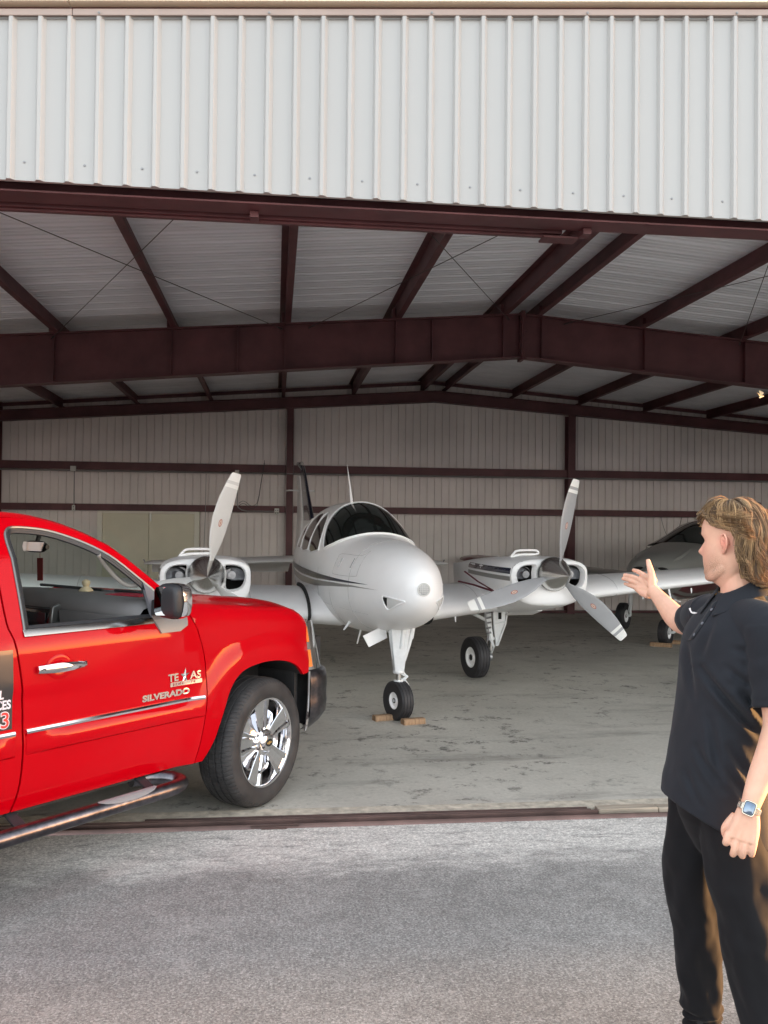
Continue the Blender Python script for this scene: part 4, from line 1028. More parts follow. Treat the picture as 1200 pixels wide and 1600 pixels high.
rows = [[V(x, y*(abs(edge_in(x).y)-.02), edge_in(x).z-.045) for y in (-1, 0, 1)] for x in (-2.9, -2.2, -1.68, -1.44, -1.28)]
mb = MB(); mb.loft(rows, closed=False); mb.build('headliner', lgrey, truck)
mb = MB()
for y0 in (-.55, .25):
    mb.tube([(-.50+.1*0, y0-.25, 1.345), (-.56, y0+.35, 1.355)], .010, 6)
mb.build('wiper', blackp, truck)
mb = MB(); mb.tube([(.05, .80, 1.27), (.03, .80, 1.55), (0.0, .80, 1.9)], .003, 6); 
# ============================================================ TWIN ENGINE AEROPLANE
ATH = .1035
A0 = V(1.233, 7.354, 0)
plane = empty('twin_engine_airplane', A0, -math.pi/2+ATH, 'white twin engine propeller airplane facing out of the hangar, navy and grey side stripes', 'airplane')
awhite = mat('aircraft_white', (.93, .93, .935), .5, coat=.25, spec=.3, n1=(1.2, .05, 4), coat_rough=.05)
agrey = mat('stripe_grey', (.25, .245, .235), .3, coat=.5); navy = mat('stripe_navy', (.012, .018, .045), .25, coat=.5)
blackr = mat('rubber_black', (.02, .02, .021), .7); cglas = mat('cabin_glass', (.010, .014, .013), .08, coat=.15, spec=.35)
polished = mat('polished_metal', (.66, .66, .64), .24, metal=1.0, n1=(3, .08))
alu = mat('cast_metal', (.30, .30, .31), .4, metal=.7, n1=(12, .3)); engm = mat('engine_grey', (.16, .165, .18), .5, metal=.3, n1=(20, .4))
cav = mat('cavity_dark', (.015, .014, .013), .9)
FS = [(.0, .004, 1.258, 1.250, 1.254), (-.012, .055, 1.31, 1.195, 1.252), (-.04, .095, 1.355, 1.145, 1.248), (-.10, .150, 1.415, 1.08, 1.24), (-.25, .232, 1.495, .985, 1.225), (-.50, .312, 1.565, .895, 1.215), (-.90, .395, 1.622, .81, 1.205), (-1.40, .470, 1.665, .735, 1.20), (-1.72, .505, 1.695, .705, 1.20),
      (-1.95, .525, 1.80, .69, 1.21), (-2.2, .540, 1.915, .68, 1.215), (-2.45, .552, 1.995, .67, 1.22), (-2.75, .558, 2.045, .66, 1.22), (-3.3, .558, 2.06, .655, 1.22), (-4.0, .545, 2.03, .67, 1.22), (-4.7, .495, 1.93, .73, 1.23), (-5.6, .385, 1.74, .86, 1.25), (-6.8, .245, 1.56, 1.0, 1.26), (-7.8, .12, 1.45, 1.12, 1.27), (-8.35, .03, 1.38, 1.2, 1.28)]
FS = FS[::-1]
NU = 2.15; NL = 2.35
def fsec(x): return smooth_tab(FS, x)
def FP(x, th, off=0.0):
    w_, zt, zb, zc = fsec(x); c, s_ = math.cos(th), math.sin(th); n_ = NU if s_ >= 0 else NL
    y = w_*math.copysign(abs(c)**(2/n_), c); h_ = (zt-zc) if s_ >= 0 else (zc-zb)
    z = zc+h_*math.copysign(abs(s_)**(2/n_), s_)
    nn = V(0, y/(w_*w_), (z-zc)/(h_*h_))
    if nn.length > 1e-6: nn.normalize()
    return V(x, y, z)+nn*off
def FSide(x, z, side, off=0.0):
    w_, zt, zb, zc = fsec(x); h_ = (zt-zc) if z >= zc else (zc-zb); n_ = NU if z >= zc else NL
    r_ = min(abs(z-zc)/h_, .995); y = w_*(1-r_**n_)**(1/n_)
    nn = V(0, y/(w_*w_), (z-zc)/(h_*h_)).normalized()
    return V(x, side*(y+nn.y*off), z+nn.z*off)
xs = [0, -.004, -.012, -.025, -.04, -.07, -.10, -.16, -.25, -.36, -.5, -.7, -.9, -1.15, -1.4, -1.56, -1.72, -1.83, -1.95, -2.07, -2.2, -2.32, -2.45, -2.6, -2.75, -3.0, -3.3, -3.65, -4.0, -4.35, -4.7, -5.1, -5.6, -6.2, -6.8, -7.3, -7.8, -8.1, -8.35]
mb = MB(); mb.loft([[FP(x, 2*math.pi*k/56) for k in range(56)] for x in xs])
fus = mb.build('fuselage', awhite, plane, angle=60)
# windscreen (dark glass) with white frame, and side windows
TS = .55
def wsf(off): return lambda u, v: FP(u, v/TS, off)
wo = [(-1.745, R(90)), (-1.765, R(72)), (-1.83, R(55)), (-1.95, R(40)), (-2.10, R(30)), (-2.22, R(26)), (-2.36, R(34)), (-2.50, R(44)), (-2.60, R(56)), (-2.66, R(72)), (-2.68, R(90))]
wo = wo+[(x, math.pi-t) for x, t in wo[::-1][1:-1]]
wsp = [(x, t*TS) for x, t in curve_pts(wo+[wo[0]], 3)[:-1]]
mb = MB(); mb.panel(wsp, [], wsf(.004), step=.05, lip=.006)
mb.build('windscreen', cglas, plane, fix=True)
mb = MB(); mb.tube([FP(x, t/TS, .004) for x, t in wsp], .013, 6, loop=True); mb.build('windscreen_frame', awhite, plane)
mb = MB(); mb.panel([(-2.50, R(57)*TS), (-2.58, R(66)*TS), (-2.59, R(90)*TS), (-2.58, R(114)*TS), (-2.50, R(123)*TS), (-2.60, R(123)*TS), (-2.665, R(106)*TS), (-2.675, R(90)*TS), (-2.665, R(74)*TS), (-2.60, R(57)*TS)], [], wsf(.008), step=.04, lip=0)
mb.build('sun_band', mat('green_tint', (.09, .22, .19), .15, coat=1), plane, fix=True)
swn = [[(-2.40, 1.515), (-3.02, 1.50), (-3.02, 1.90), (-2.86, 1.905), (-2.68, 1.845), (-2.50, 1.70)], [(-3.10, 1.50), (-3.72, 1.50), (-3.72, 1.865), (-3.10, 1.90)], [(-3.80, 1.50), (-4.30, 1.52), (-4.22, 1.76), (-3.80, 1.85)]]
for sd in (-1, 1):
    for wn in swn:
        lp = curve_pts(wn+[wn[0]], 3)[:-1]
        mb = MB(); mb.panel(lp, [], lambda x, z: FSide(x, z, sd, .003), step=.05, lip=0); wi = mb.build('cabin_window', cglas, plane, fix=True)
        mb = MB(); mb.tube([FSide(x, z, sd, .004) for x, z in lp], .010, 6, loop=True); mb.build('window_frame', awhite, wi)
# side stripes
for sd in (-1, 1):
    for nm, mt_, a_, b_ in (('navy_stripe', navy, [(-.62, 1.256), (-1.4, 1.262), (-2.4, 1.275), (-3.4, 1.285), (-6.5, 1.34)], [(-6.5, 1.29), (-3.4, 1.212), (-2.4, 1.216), (-1.4, 1.236)]),
                          ('grey_stripe', agrey, [(-.42, 1.222), (-1.0, 1.225), (-1.6, 1.218), (-2.4, 1.196), (-3.4, 1.190), (-6.5, 1.27)], [(-6.5, 1.22), (-3.4, 1.115), (-2.4, 1.135), (-1.6, 1.18), (-1.0, 1.212)])):
        mb = MB(); mb.panel(a_+b_, [], lambda x, z: FSide(x, z, sd, .0025), step=.06, lip=0); mb.build(nm, mt_, plane, fix=True)
# nose: landing light, air scoops, seams, small fittings
lt = MB(); lt.lathe([(.0, .006), (.030, .005), (.046, .002), (.052, -.006), (.052, -.03)], (-.005, .0, 1.256), 'X', 28); nl = lt.build('nose_light', mat('light_lens', (.42, .42, .42), .3, metal=.3, bump=(90, .8, .004)), plane)
mb = MB(); mb.tube([(.001, .052*math.cos(a), 1.256+.052*math.sin(a)) for a in [2*math.pi*k/28 for k in range(28)]], .005, 6, loop=True)
for u in (-.03, -.015, 0, .015, .03): mb.bar((.006, u, 1.256-.042), (.006, u, 1.256+.042), .0022)
for u in (-.03, -.015, 0, .015, .03): mb.bar((.0062, -.042, 1.256+u), (.0062, .042, 1.256+u), .0022)
mb.build('light_grille', mat('lens_grille', (.62, .62, .60), .4), nl)
for sd in (-1, 1):
    tri = [(-.10, 1.185), (-.35, 1.155), (-.33, 1.065), (-.30, 1.055)]
    mb = MB(); mb.panel([(-.11, 1.155), (-.33, 1.178), (-.355, 1.165), (-.335, 1.085), (-.30, 1.072)], [], lambda x, z: FSide(x, z, sd, .003), step=.03, lip=0); sc_ = mb.build('air_scoop', mat('scoop_grey', (.66, .66, .65), .5), plane, fix=True)
    mb = MB(); mb.panel([(-.285, 1.166), (-.335, 1.170), (-.348, 1.16), (-.328, 1.10), (-.315, 1.095)], [], lambda x, z: FSide(x, z, sd, .005), step=.02, lip=0); mb.build('scoop_opening', cav, sc_, fix=True)
    mb = MB(); mb.tube([FSide(x, z, sd, .004) for x, z in curve_pts([(-.10, 1.152), (-.33, 1.182), (-.36, 1.168), (-.34, 1.08), (-.30, 1.066), (-.10, 1.148)], 3)], .006, 6); mb.build('scoop_lip', awhite, sc_)
seam = mat('seam_line', (.42, .42, .42), .5)
mb = MB(); mb.tube([FP(-1.12, 2*math.pi*k/48, .0005) for k in range(48)], .0022, 5, loop=True); mb.build('nose_seam', seam, plane)
for sd in (-1, 1):
    mb = MB(); mb.tube([FSide(x, z, sd, .0005) for x, z in curve_pts([(-.95, 1.55), (-1.05, 1.50), (-1.62, 1.50), (-1.66, 1.45), (-1.66, 1.33), (-1.60, 1.30), (-1.0, 1.31), (-.93, 1.35), (-.95, 1.55)], 3)], .002, 5); bd = mb.build('baggage_door', seam, plane)
    mb = MB(); mb.bar(FSide(-1.15, 1.47, sd, .004), FSide(-1.15, 1.38, sd, .004), .012, .008, (0, sd, 0)); mb.build('latch', alu, bd)
    mb = MB(); mb.bar(FSide(-1.5, 1.46, sd, .004), FSide(-1.5, 1.37, sd, .004), .010, .008, (0, sd, 0)); mb.build('latch', alu, bd)
for xx in (-1.75, -2.28, -3.76, -4.6, -5.4):
    lo, hi = ((R(-60), R(240)) if xx == -.42 else (R(-80), R(8)))
    for a0, a1 in ((lo, hi),) if xx == -.42 else ((R(-80), R(8)), (R(172), R(260))):
        mb = MB(); mb.tube([FP(xx, a0+(a1-a0)*k/30, .0004) for k in range(31)], .0016, 4); mb.build('skin_joint', seam, plane)
for sd in (-1, 1):
    mb = MB()
    mb.tube([FSide(x, .98, sd, .0004) for x in (-.75, -1.0, -1.4, -1.9, -2.2)], .0016, 4); mb.build('skin_joint', seam, plane)
# thin antennas
mb = MB(); mb.tube([(-2.72, -.10, 2.03), (-2.80, -.105, 2.22), (-2.92, -.12, 2.48)], [.018, .010, .003], 8); mb.build('antenna', awhite, plane)
mb = MB(); mb.tube([(-1.55, -.22, .74), (-1.62, -.225, .66), (-1.66, -.23, .60)], [.012, .008, .007], 6); mb.build('drain_tube', awhite, plane)
mb = MB(); mb.tube([(-1.05, .16, .80), (-1.07, .17, .75)], [.016, .010], 6); mb.build('drain_tube', awhite, plane)
mb = MB(); mb.tube([(-1.45, -.35, .84), (-1.48, -.40, .76)], [.014, .008], 6); mb.build('pitot_tube', awhite, plane)
# --- wings
def foil(c, t, n_=18):
    up_, lo_ = [], []
    for i in range(n_+1):
        b_ = math.pi*i/n_; x = (1-math.cos(b_))/2
        y = t/.2*(.2969*math.sqrt(x)-.1260*x-.3516*x*x+.2843*x**3-.1036*x**4)
        up_.append((x*c, (y*1.15+.02*math.sin(math.pi*x))*c)); lo_.append((x*c, (-y*.85+.02*math.sin(math.pi*x))*c))
    return up_[::-1]+lo_[1:-1]
WT = [(.30, -1.95, 2.45, .835, .16), (.62, -2.05, 2.30, .845, .16), (1.2, -2.20, 2.05, .890, .155), (2.3, -2.32, 1.80, .985, .15), (3.6, -2.45, 1.50, 1.095, .135), (4.8, -2.56, 1.22, 1.195, .125), (5.50, -2.64, 1.04, 1.255, .12), (5.68, -2.72, .90, 1.27, .10), (5.76, -2.88, .60, 1.28, .06)]
def wing(sd):
    mb = MB()
    for_ = [[V(xl-u, sd*y, z+v) for u, v in foil(c, t)] for y, xl, c, z, t in WT]
    mb.loft(for_ if sd < 0 else [r_[::-1] for r_ in for_]); return mb.build('wing', awhite, plane, angle=50, fix=True)
wings = {sd: wing(sd) for sd in (-1, 1)}
for sd in (-1, 1):
    y = .66; c, z, t, xl = 2.29, .848, .165, -2.04
    ps = [V(xl+.006-u, sd*y, z+v*1.03) for u, v in foil(c, t)]; ps = ps[10:27]
    mb = MB(); mb.tube(ps, .018, 6, flat=(1, 1.6)); mb.build('wing_root_seal', blackr, wings[sd])
    for yy in (1.25, 3.0):
        c = 2.04 if yy < 2 else 1.64; xl = -2.205 if yy < 2 else -2.395; z = .893 if yy < 2 else 1.045
        mb = MB(); ps = [V(xl+.002-u, sd*yy, z+v*1.01) for u, v in foil(c, .157)][8:29]; mb.tube(ps, .002, 4); mb.build('rivet_seam', seam, wings[sd])
    for yy, xx in ((.95, -2.15), (3.35, -2.45), (4.05, -2.55)):
        zz = interp([(r_[0], r_[3]) for r_ in WT], yy)-.085
        mb = MB(); mb.tube([(xx, sd*yy, zz+.02), (xx+.01, sd*yy, zz-.04)], [.01, .006], 6); mb.build('fuel_drain', awhite, wings[sd])
    mb = MB(); mb.tube([(-2.55, sd*3.75, 1.06), (-2.50, sd*3.75, .93)], .012, 6); mb.tube([(-2.50, sd*3.75, .93), (-2.30, sd*3.75, .93)], .008, 6)
    if sd > 0: mb.build('pitot_mast', awhite, wings[sd])
# --- engine nacelles
EY, EZ, EX = 1.737, 1.308, -1.44
def nac(x, th, off=0.0, sd=1):
    # half-width, top, bottom offsets along the nacelle
    w_, t_, b_ = smooth_tab([(-4.6, .05, .0, -.30), (-4.2, .16, .02, -.36), (-3.6, .28, .08, -.44), (-3.0, .36, .13, -.50), (-2.4, .42, .165, -.47), (-1.9, .44, .185, -.40), (-1.6, .435, .185, -.35), (-1.44, .42, .17, -.31)], x)
    c, s_ = math.cos(th), math.sin(th); n_ = 3.0
    return V(x, sd*EY+(w_+off)*math.copysign(abs(c)**(2/n_), c), EZ-.02+(t_+off if s_ > 0 else -(b_)+off)*math.copysign(abs(s_)**(2/n_), s_))
for sd in (-1, 1):
    mb = MB(); K = 56
    ths = [2*math.pi*k/K for k in range(K)]
    rings = [[nac(x, t, 0, sd) for t in ths] for x in (-4.6, -4.4, -4.2, -3.9, -3.6, -3.3, -3.0, -2.7, -2.4, -2.15, -1.9, -1.75, -1.6, -1.5, -1.44)]
    mb.loft(rings, True, True, False); 
    # rolled front lip
    c0 = V(EX, sd*EY, EZ-.03)
    r0 = rings[-1]
    for sc_, dx in ((.985, .035), (.95, .062), (.90, .078)):
        pass
    def fp(u, v):      # front face: u,v normalised -> rolls back at the rim
        a = math.atan2(v, u); rr = math.hypot(u, v)
        p = nac(-1.44, 0, 0, sd)
        c, s_ = math.cos(a), math.sin(a); n_ = 3.0
        k_ = (abs(c)**n_+abs(s_)**n_)**(-1/n_)       # superellipse radius in that direction
        q = rr/k_
        W_, T_, B_ = .42, .17, .31
        y = u*W_; z = v*(T_ if v > 0 else B_)
        return V(EX+.070*math.sqrt(max(0, 1-min(q, 1)**3.2)), sd*EY+y, EZ-.02+z), q
    oc = []
    for k in range(48):
        a = 2*math.pi*k/48; c, s_ = math.cos(a), math.sin(a); n_ = 3.0; k_ = (abs(c)**n_+abs(s_)**n_)**(-1/n_)*.999
        oc.append((k_*c, k_*s_))
    def hole(s_):
        pts = [(.42, .70), (.62, .69), (.80, .55), (.90, .20), (.89, -.14), (.80, -.36), (.62, -.44), (.44, -.42), (.42, -.15), (.43, .2), (.40, .56)]
        pp = curve_pts([(s_*u, v) for u, v in pts]+[(s_*pts[0][0], pts[0][1])], 2)[:-1]
        return pp
    hub = [(.40*math.cos(2*math.pi*k/24), .0+(.52*math.cos(2*math.pi*k/24)*0+ .58*math.sin(2*math.pi*k/24))) for k in range(24)]
    mb2 = MB(); mb2.panel(oc, [hole(1), hole(-1)], lambda u, v: fp(u, v)[0], step=.05, lip=0)
    o_ = len(mb.v)
    mb.v += mb2.v; mb.f += [tuple(i+o_ for i in (f if True else f)) for f in mb2.f]; mb.mi += mb2.mi
    # inlet lips folding inwards
    for s_ in (1, -1):
        hp = [fp(u, v)[0] for u, v in hole(s_)]
        ctr = sum(hp, V(0, 0, 0))/len(hp)
        r1 = [p+(ctr-p)*.02+V(.012, 0, 0) for p in hp]; r2 = [p+(ctr-p)*.10+V(-.01, 0, 0) for p in hp]; r3 = [p+(ctr-p)*.10+V(-.10, 0, 0) for p in hp]
        mb.loft([hp, r1, r2, r3], True, False, False)
    nc = mb.build('engine_nacelle', awhite, plane, angle=45, fix=True)
    for s_ in (1, -1):       # dark duct behind each inlet
        mb = MB()
        hp = [fp(u, v)[0] for u, v in hole(s_)]; ctr = sum(hp, V(0, 0, 0))/len(hp)
        ra = [p+(ctr-p)*.05+V(-.03, 0, 0) for p in hp]; rb = [p+(ctr-p)*-.15+V(-.34, 0, 0) for p in hp]; mb.loft([ra, rb], True, False, True); mb.build('inlet_duct', cav, nc, fix=True)
    for s_ in (1, -1):
        mb = MB(); cx = sd*EY+s_*.285
        mb.box((EX-.16, cx+s_*.03, EZ+.00), (.16, .16, .13)); mb.box((EX-.10, cx+.02, EZ-.01), (.04, .12, .09)); mb.build('engine_block', engm, nc, bevel=.012)
        mb = MB()
        for i in range(7): mb.lathe([(.0, 0), (.058, 0), (.058, .006), (.0, .006)], (EX-.10-.012*i, cx-s_*.055, EZ+.005), 'X', 18)
        mb.tube([(EX-.03, cx-s_*.04, EZ-.01), (EX-.2, cx-s_*.04, EZ-.01)], .038, 12); mb.build('cylinder_fins', alu, nc)
        mb = MB(); mb.tube(curve_pts([(EX-.06, cx-.09, EZ+.045), (EX-.05, cx-.02, EZ+.07), (EX-.07, cx+.08, EZ+.03), (EX-.09, cx+.10, EZ-.05)], 4), .009, 6); mb.build('ignition_lead', blackr, nc)
    # spinner
    mb = MB(); prof = [(.0, .37), (.010, .345), (.035, .305), (.075, .235), (.115, .155), (.148, .075), (.168, .01), (.172, -.03), (.172, -.05), (.0, -.05)]
    mb.lathe(prof, (-1.315, sd*EY, EZ), 'X', 40); prop = None
    pr = empty('propeller', (-1.235, sd*EY, EZ)); pr.parent = plane
    mb.v = [(x+1.235, y-sd*EY, z-EZ) for x, y, z in mb.v]; mb.build('spinner', polished, pr, angle=60)
    mb = MB(); mb.lathe([(.174, .0), (.176, -.01), (.174, -.02)], (-.08, 0, 0), 'X', 40); mb.build('spinner_ring', alu, pr)
    base = R(81-2) if sd > 0 else R(75)
    bl_grey = mat('blade_grey', (.34, .345, .36) , .42, metal=.0, coat=.2, n1=(6, .05)) if sd > 0 else mat('blade_grey_lit', (.58, .58, .57), .42, coat=.2, n1=(6, .04))  # one grey paint; left blades paler, with sky light put into the colour
    tipw = mat('blade_tip_white', (.78, .78, .76), .4)
    RB = [(.12, .050, 52), (.17, .062, 48), (.22, .088, 44), (.30, .128, 39), (.42, .158, 34), (.54, .166, 30), (.66, .158, 27), (.76, .142, 24.5), (.84, .124, 23), (.875, .115, 22), (.905, .107, 21.5), (.955, .093, 21), (.975, .084, 20.7), (.985, .066, 20.5)]
    for kb in range(3):
        ang = base+kb*2*math.pi/3
        # image angle measured counter-clockwise from image right = +y
        rd = V(0, math.cos(ang), math.sin(ang)); tg_ = V(0, -math.sin(ang), math.cos(ang)); ax = V(1, 0, 0)
        mb = MB(); rings = []
        NS = 14
        for r_, ch, pt in RB:
            ch *= 1.13
            p_ = R(pt); ring = []; th_ = .20-.14*min(1, (r_-.12)/.3) if r_ < .42 else .075-.02*(r_-.42)
            sweep = .030*math.sin((r_-.12)/.87*math.pi)-.012
            for k in range(NS):
                a = 2*math.pi*k/NS; cu, su = math.cos(a)*ch/2+sweep, math.sin(a)*ch*th_*.62
                ring.append(rd*r_+tg_*(-cu*math.cos(p_)+su*math.sin(p_))*(-1)+ax*(cu*math.sin(p_)+su*math.cos(p_)))
            rings.append(ring)
        for i in range(len(rings)-1):
            rm = (RB[i][0]+RB[i+1][0])/2
            mb.cur = 1 if (rm > .955 or .875 > rm > .84 or rm > .96 or .905 < rm) and not (.875 < rm < .905) else 0
            mb.loft([rings[i], rings[i+1]], True, i == 0, i == len(rings)-2)
        bl = mb.build('blade', [bl_grey, tipw], pr, fix=True, angle=50)
        # oval maker's decal
        for sc_, mt_, of_ in ((1.0, mat('decal_red', (.38, .05, .025), .4), .0015), (.78, mat('decal_cream', (.60, .50, .42), .4), .0022), (.5, mat('decal_red', (.38, .05, .025)), .0029)):
            mb = MB(); r_ = .50; p_ = R(31); ch = .186; cxx = .030*math.sin(.38/.87*math.pi)-.012
            el = []
            for k in range(20):
                a = 2*math.pi*k/20; cu = cxx+math.cos(a)*.019*sc_*(1 if sc_ > .6 else .35); dr = math.sin(a)*.036*sc_
                aa = math.acos(max(-1, min(1, (cu-cxx)/(ch/2)))); su = math.sin(aa)*ch*.0735*.62+of_
                el.append(rd*(r_+dr)+tg_*(-cu*math.cos(p_)+su*math.sin(p_))*(-1)+ax*(cu*math.sin(p_)+su*math.cos(p_)))
            mb.add(el, [tuple(range(20))]); mb.build('decal', mt_, bl, smooth=False)
    # stripes on the nacelle sides
    for s_ in (1, -1):
        for nm, mt_, z0, z1 in (('navy_stripe', navy, .015, .075), ('grey_stripe', agrey, -.055, -.010)):
            mb = MB(); rows = []
            for x in (-1.46, -1.55, -1.7, -1.9, -2.2, -2.6, -3.0):
                w_, t_, b_ = smooth_tab([(-4.6, .05, .0, -.30), (-4.2, .16, .02, -.36), (-3.6, .28, .08, -.44), (-3.0, .36, .13, -.50), (-2.4, .42, .165, -.47), (-1.9, .44, .185, -.40), (-1.6, .435, .185, -.35), (-1.44, .42, .17, -.31)], x)
                k_ = 1-.0*(x+1.46); row = []
                for z in (z0, (z0+z1)/2, z1):
                    h_ = t_ if z > 0 else -b_
                    row.append(V(x, sd*EY+s_*((w_+.003)*(1-(abs(z)/h_)**3)**(1/3)), EZ-.02+z))
                rows.append(row)
            mb.loft(rows, closed=False); mb.build(nm, mt_, nc, fix=True)
    # fuel vent loop on top
    mb = MB(); zt = EZ+.165
    lp = curve_pts([(-2.05, zt-.02), (-2.0, zt+.035), (-1.95, zt+.058), (-1.75, zt+.062), (-1.70, zt+.045), (-1.72, zt+.020), (-1.95, zt+.012), (-2.05, zt-.02)], 3)
    mb.tube([(x if 0 else -1.9, sd*EY-.10+(x+1.88)*.9*1, z) for x, z in lp], .013, 8, loop=False); mb.build('vent_loop', awhite, nc)
    # cowl flap below
    mb = MB(); mb.box((-2.45, sd*EY+.12, EZ-.50), (.30, .34, .012), Matrix.Rotation(R(-14 if 1 else 0), 3, 'Y')); mb.build('cowl_flap', awhite, nc)
# red cord hanging at the left engine (image right)
cordm = mat('maroon_cord', (.10, .012, .022), .7)
mb = MB(); 
# --- tail
def flat_foil(name, sec, mt_, par=plane):      # sec: [(origin le, chord, thick dir, t)]
    mb = MB(); mb.loft([[V(*le)+V(-u, 0, 0)+V(*n_)*v for u, v in foil(c, t, 10)] for le, c, n_, t in sec]); return mb.build(name, mt_, par, fix=True, angle=50)
for sd in (-1, 1):
    flat_foil('tailplane', [((-7.10, sd*.10, 1.20), 1.15, (0, 0, 1), .10), ((-7.30, sd*1.3, 1.165), .95, (0, 0, 1), .10), ((-7.52, sd*2.40, 1.14), .72, (0, 0, 1), .09), ((-7.62, sd*2.53, 1.14), .50, (0, 0, 1), .05)], awhite)
fin = flat_foil('fin', [((-6.42, 0, 1.86), 1.05, (0, 1, 0), .085), ((-7.02, 0, 2.35), .72, (0, 1, 0), .09), ((-7.50, 0, 2.76), .50, (0, 1, 0), .09)], navy)
flat_foil('fin_base', [((-6.0, 0, 1.50), 1.75, (0, 1, 0), .06), ((-6.41, 0, 1.858), 1.40, (0, 1, 0), .08)], awhite)
flat_foil('rudder', [((-7.84, 0, 1.40), .62, (0, 1, 0), .12), ((-7.50, 0, 1.87), .80, (0, 1, 0), .12), ((-7.78, 0, 2.35), .52, (0, 1, 0), .14), ((-8.02, 0, 2.62), .34, (0, 1, 0), .12)], awhite)
for sd in (-1, 1):
    mb = MB(); mb.loft([[V(-8.0, sd*y, 1.165), V(-8.05, sd*y, 1.185), V(-8.38+.10*(y/2.4), sd*y, .985), V(-8.36+.10*(y/2.4), sd*y, .975)] for y in (.14, 2.42)]); mb.build('elevator', awhite, plane, fix=True, smooth=False)
mb = MB(); mb.tube([(-7.62, 0, 2.70), (-7.9, 0, 2.80), (-8.25, 0, 2.84)], [.02, .045, .03], 8); mb.build('fin_cap', navy, fin)
mb = MB(); mb.lathe([(.03, 0), (.03, .03), (.018, .05), (0, .055)], (-7.75, 0, 2.79), 'Z', 12); mb.build('beacon', mat('beacon_glass', (.5, .5, .5), .2), fin)
for sd in (-1, 1):
    mb = MB(); mb.tube([(-7.75, sd*.03, 2.36), (-7.70, sd*.20, 2.36), (-7.90, sd*.24, 2.36)], .014, 6); mb.build('tail_antenna', awhite, fin)
    mb = MB(); mb.tube([(-7.9, sd*2.52, 1.15), (-7.9, sd*2.55, 1.20)], .012, 6); mb.build('static_light', alu, plane)
# --- nose gear
def gear_tyre(par, loc, rz, r_, w_, hub_r, groove=(-.35, -.12, .12, .35)):
    e = empty('wheel', loc, rz); e.parent = par
    prof = [(hub_r, -w_*.34), (hub_r*1.08, -w_*.42), (r_*.80, -w_*.50), (r_*.92, -w_*.46), (r_*.975, -w_*.36)]
    for g_ in groove: prof += [(r_*(1-.05*abs(g_)), w_*g_-.0045), (r_*(.972-.05*abs(g_)), w_*g_-.002), (r_*(.972-.05*abs(g_)), w_*g_+.002), (r_*(1-.05*abs(g_)), w_*g_+.0045)]
    prof += [(r_*.975, w_*.36), (r_*.92, w_*.46), (r_*.80, w_*.50), (hub_r*1.08, w_*.42), (hub_r, w_*.34)]
    mb = MB(); mb.lathe(prof, (0, 0, 0), 'Y', 48); mb.v = [(x, y, max(z, -r_*.965)) for x, y, z in mb.v]
    mb.build('tyre', mat('aircraft_tyre', (.028, .027, .030), .6, n1=(10, .25)), e, angle=30)
    mb = MB()
    mb.lathe([(hub_r*1.02, w_*.34), (hub_r*1.04, w_*.38), (hub_r*.93, w_*.37), (hub_r*.85, w_*.24), (hub_r*.45, w_*.22), (hub_r*.40, w_*.34), (0, w_*.35)], (0, 0, 0), 'Y', 36)
    mb.lathe([(hub_r*1.02, -w_*.34), (hub_r*1.04, -w_*.38), (hub_r*.93, -w_*.37), (hub_r*.85, -w_*.24), (hub_r*.45, -w_*.22), (hub_r*.40, -w_*.34), (0, -w_*.35)], (0, 0, 0), 'Y', 36)
    hb_ = mb.build('hub', awhite, e, angle=40, fix=True)
    for s_ in (-1, 1):
        mb = MB(); mb.lathe([(0, s_*w_*.36), (hub_r*.34, s_*w_*.36), (hub_r*.36, s_*w_*.30)], (0, 0, 0), 'Y', 6); mb.build('axle_nut', blackr, hb_, smooth=False, fix=True)
    return e
NG = V(-.851, 0, 0)
gw = mat('gear_white', (.70, .72, .73), .35, coat=.3, n1=(9, .12))
ng = empty('nose_gear', NG); ng.parent = plane
def gp(mb, name, m_, par, **kw): return mb.build(name, m_, par, **kw)
gear_tyre(ng, (0, 0, .178), R(19), .182, .135, .075)
mb = MB()
mb.loft([[V(x*k, y*k2, z) for x, y in ((-.05, -.06), (.05, -.06), (.055, -.035), (.055, .035), (.05, .06), (-.05, .06))] for z, k, k2 in ((.44, .85, .72), (.56, .95, .95), (.72, 1.1, 1.3), (.84, 1.2, 1.45))])
gp(mb, 'strut_housing', gw, ng, bevel=.006)
mb = MB(); mb.tube([(0, .05, .54), (0, .10, .70), (0, .135, .84)], .020, 8); mb.tube([(0, -.05, .56), (0, -.09, .84)], .014, 8); gp(mb, 'side_arm', gw, ng)
mb = MB(); mb.tube([(.0, .02, .62), (.0, .075, .76)], .03, 8, flat=(1, .5)); 
mb = MB(); mb.tube([(.05, .01, .66), (.06, .03, .86)], .022, 10); mb.tube([(.04, .055, .78), (.04, .075, .88)], .028, 10); gp(mb, 'actuator', gw, ng)
mb = MB(); mb.tube([(0, 0, .35), (0, 0, .45)], .026, 12); gp(mb, 'oleo_piston', polished, ng)
mb = MB(); mb.lathe([(.0, .46), (.052, .46), (.056, .45), (.056, .435), (.048, .425), (.0, .425)], (0, 0, 0), 'Z', 16); gp(mb, 'collar', gw, ng); mb = MB(); mb.lathe([(.0, .365), (.046, .365), (.048, .35), (.046, .335), (0, .335)], (0, 0, 0), 'Z', 16); gp(mb, 'collar', gw, ng)
mb = MB(); mb.tube([(.0, .035, .445), (-.0, .075, .395)], .010, 6); mb.tube([(0, -.005, .435), (0, .075, .395)], .008, 6); mb.tube([(0, .075, .395), (0, .055, .345)], .010, 6); mb.tube([(0, .075, .395), (0, .01, .345)], .008, 6); mb.tube([(-.015, .078, .395), (.015, .078, .395)], .012, 8); gp(mb, 'torque_link', gw, ng)
mb = MB(); rt_ = Matrix.Rotation(R(19), 3, 'Z')
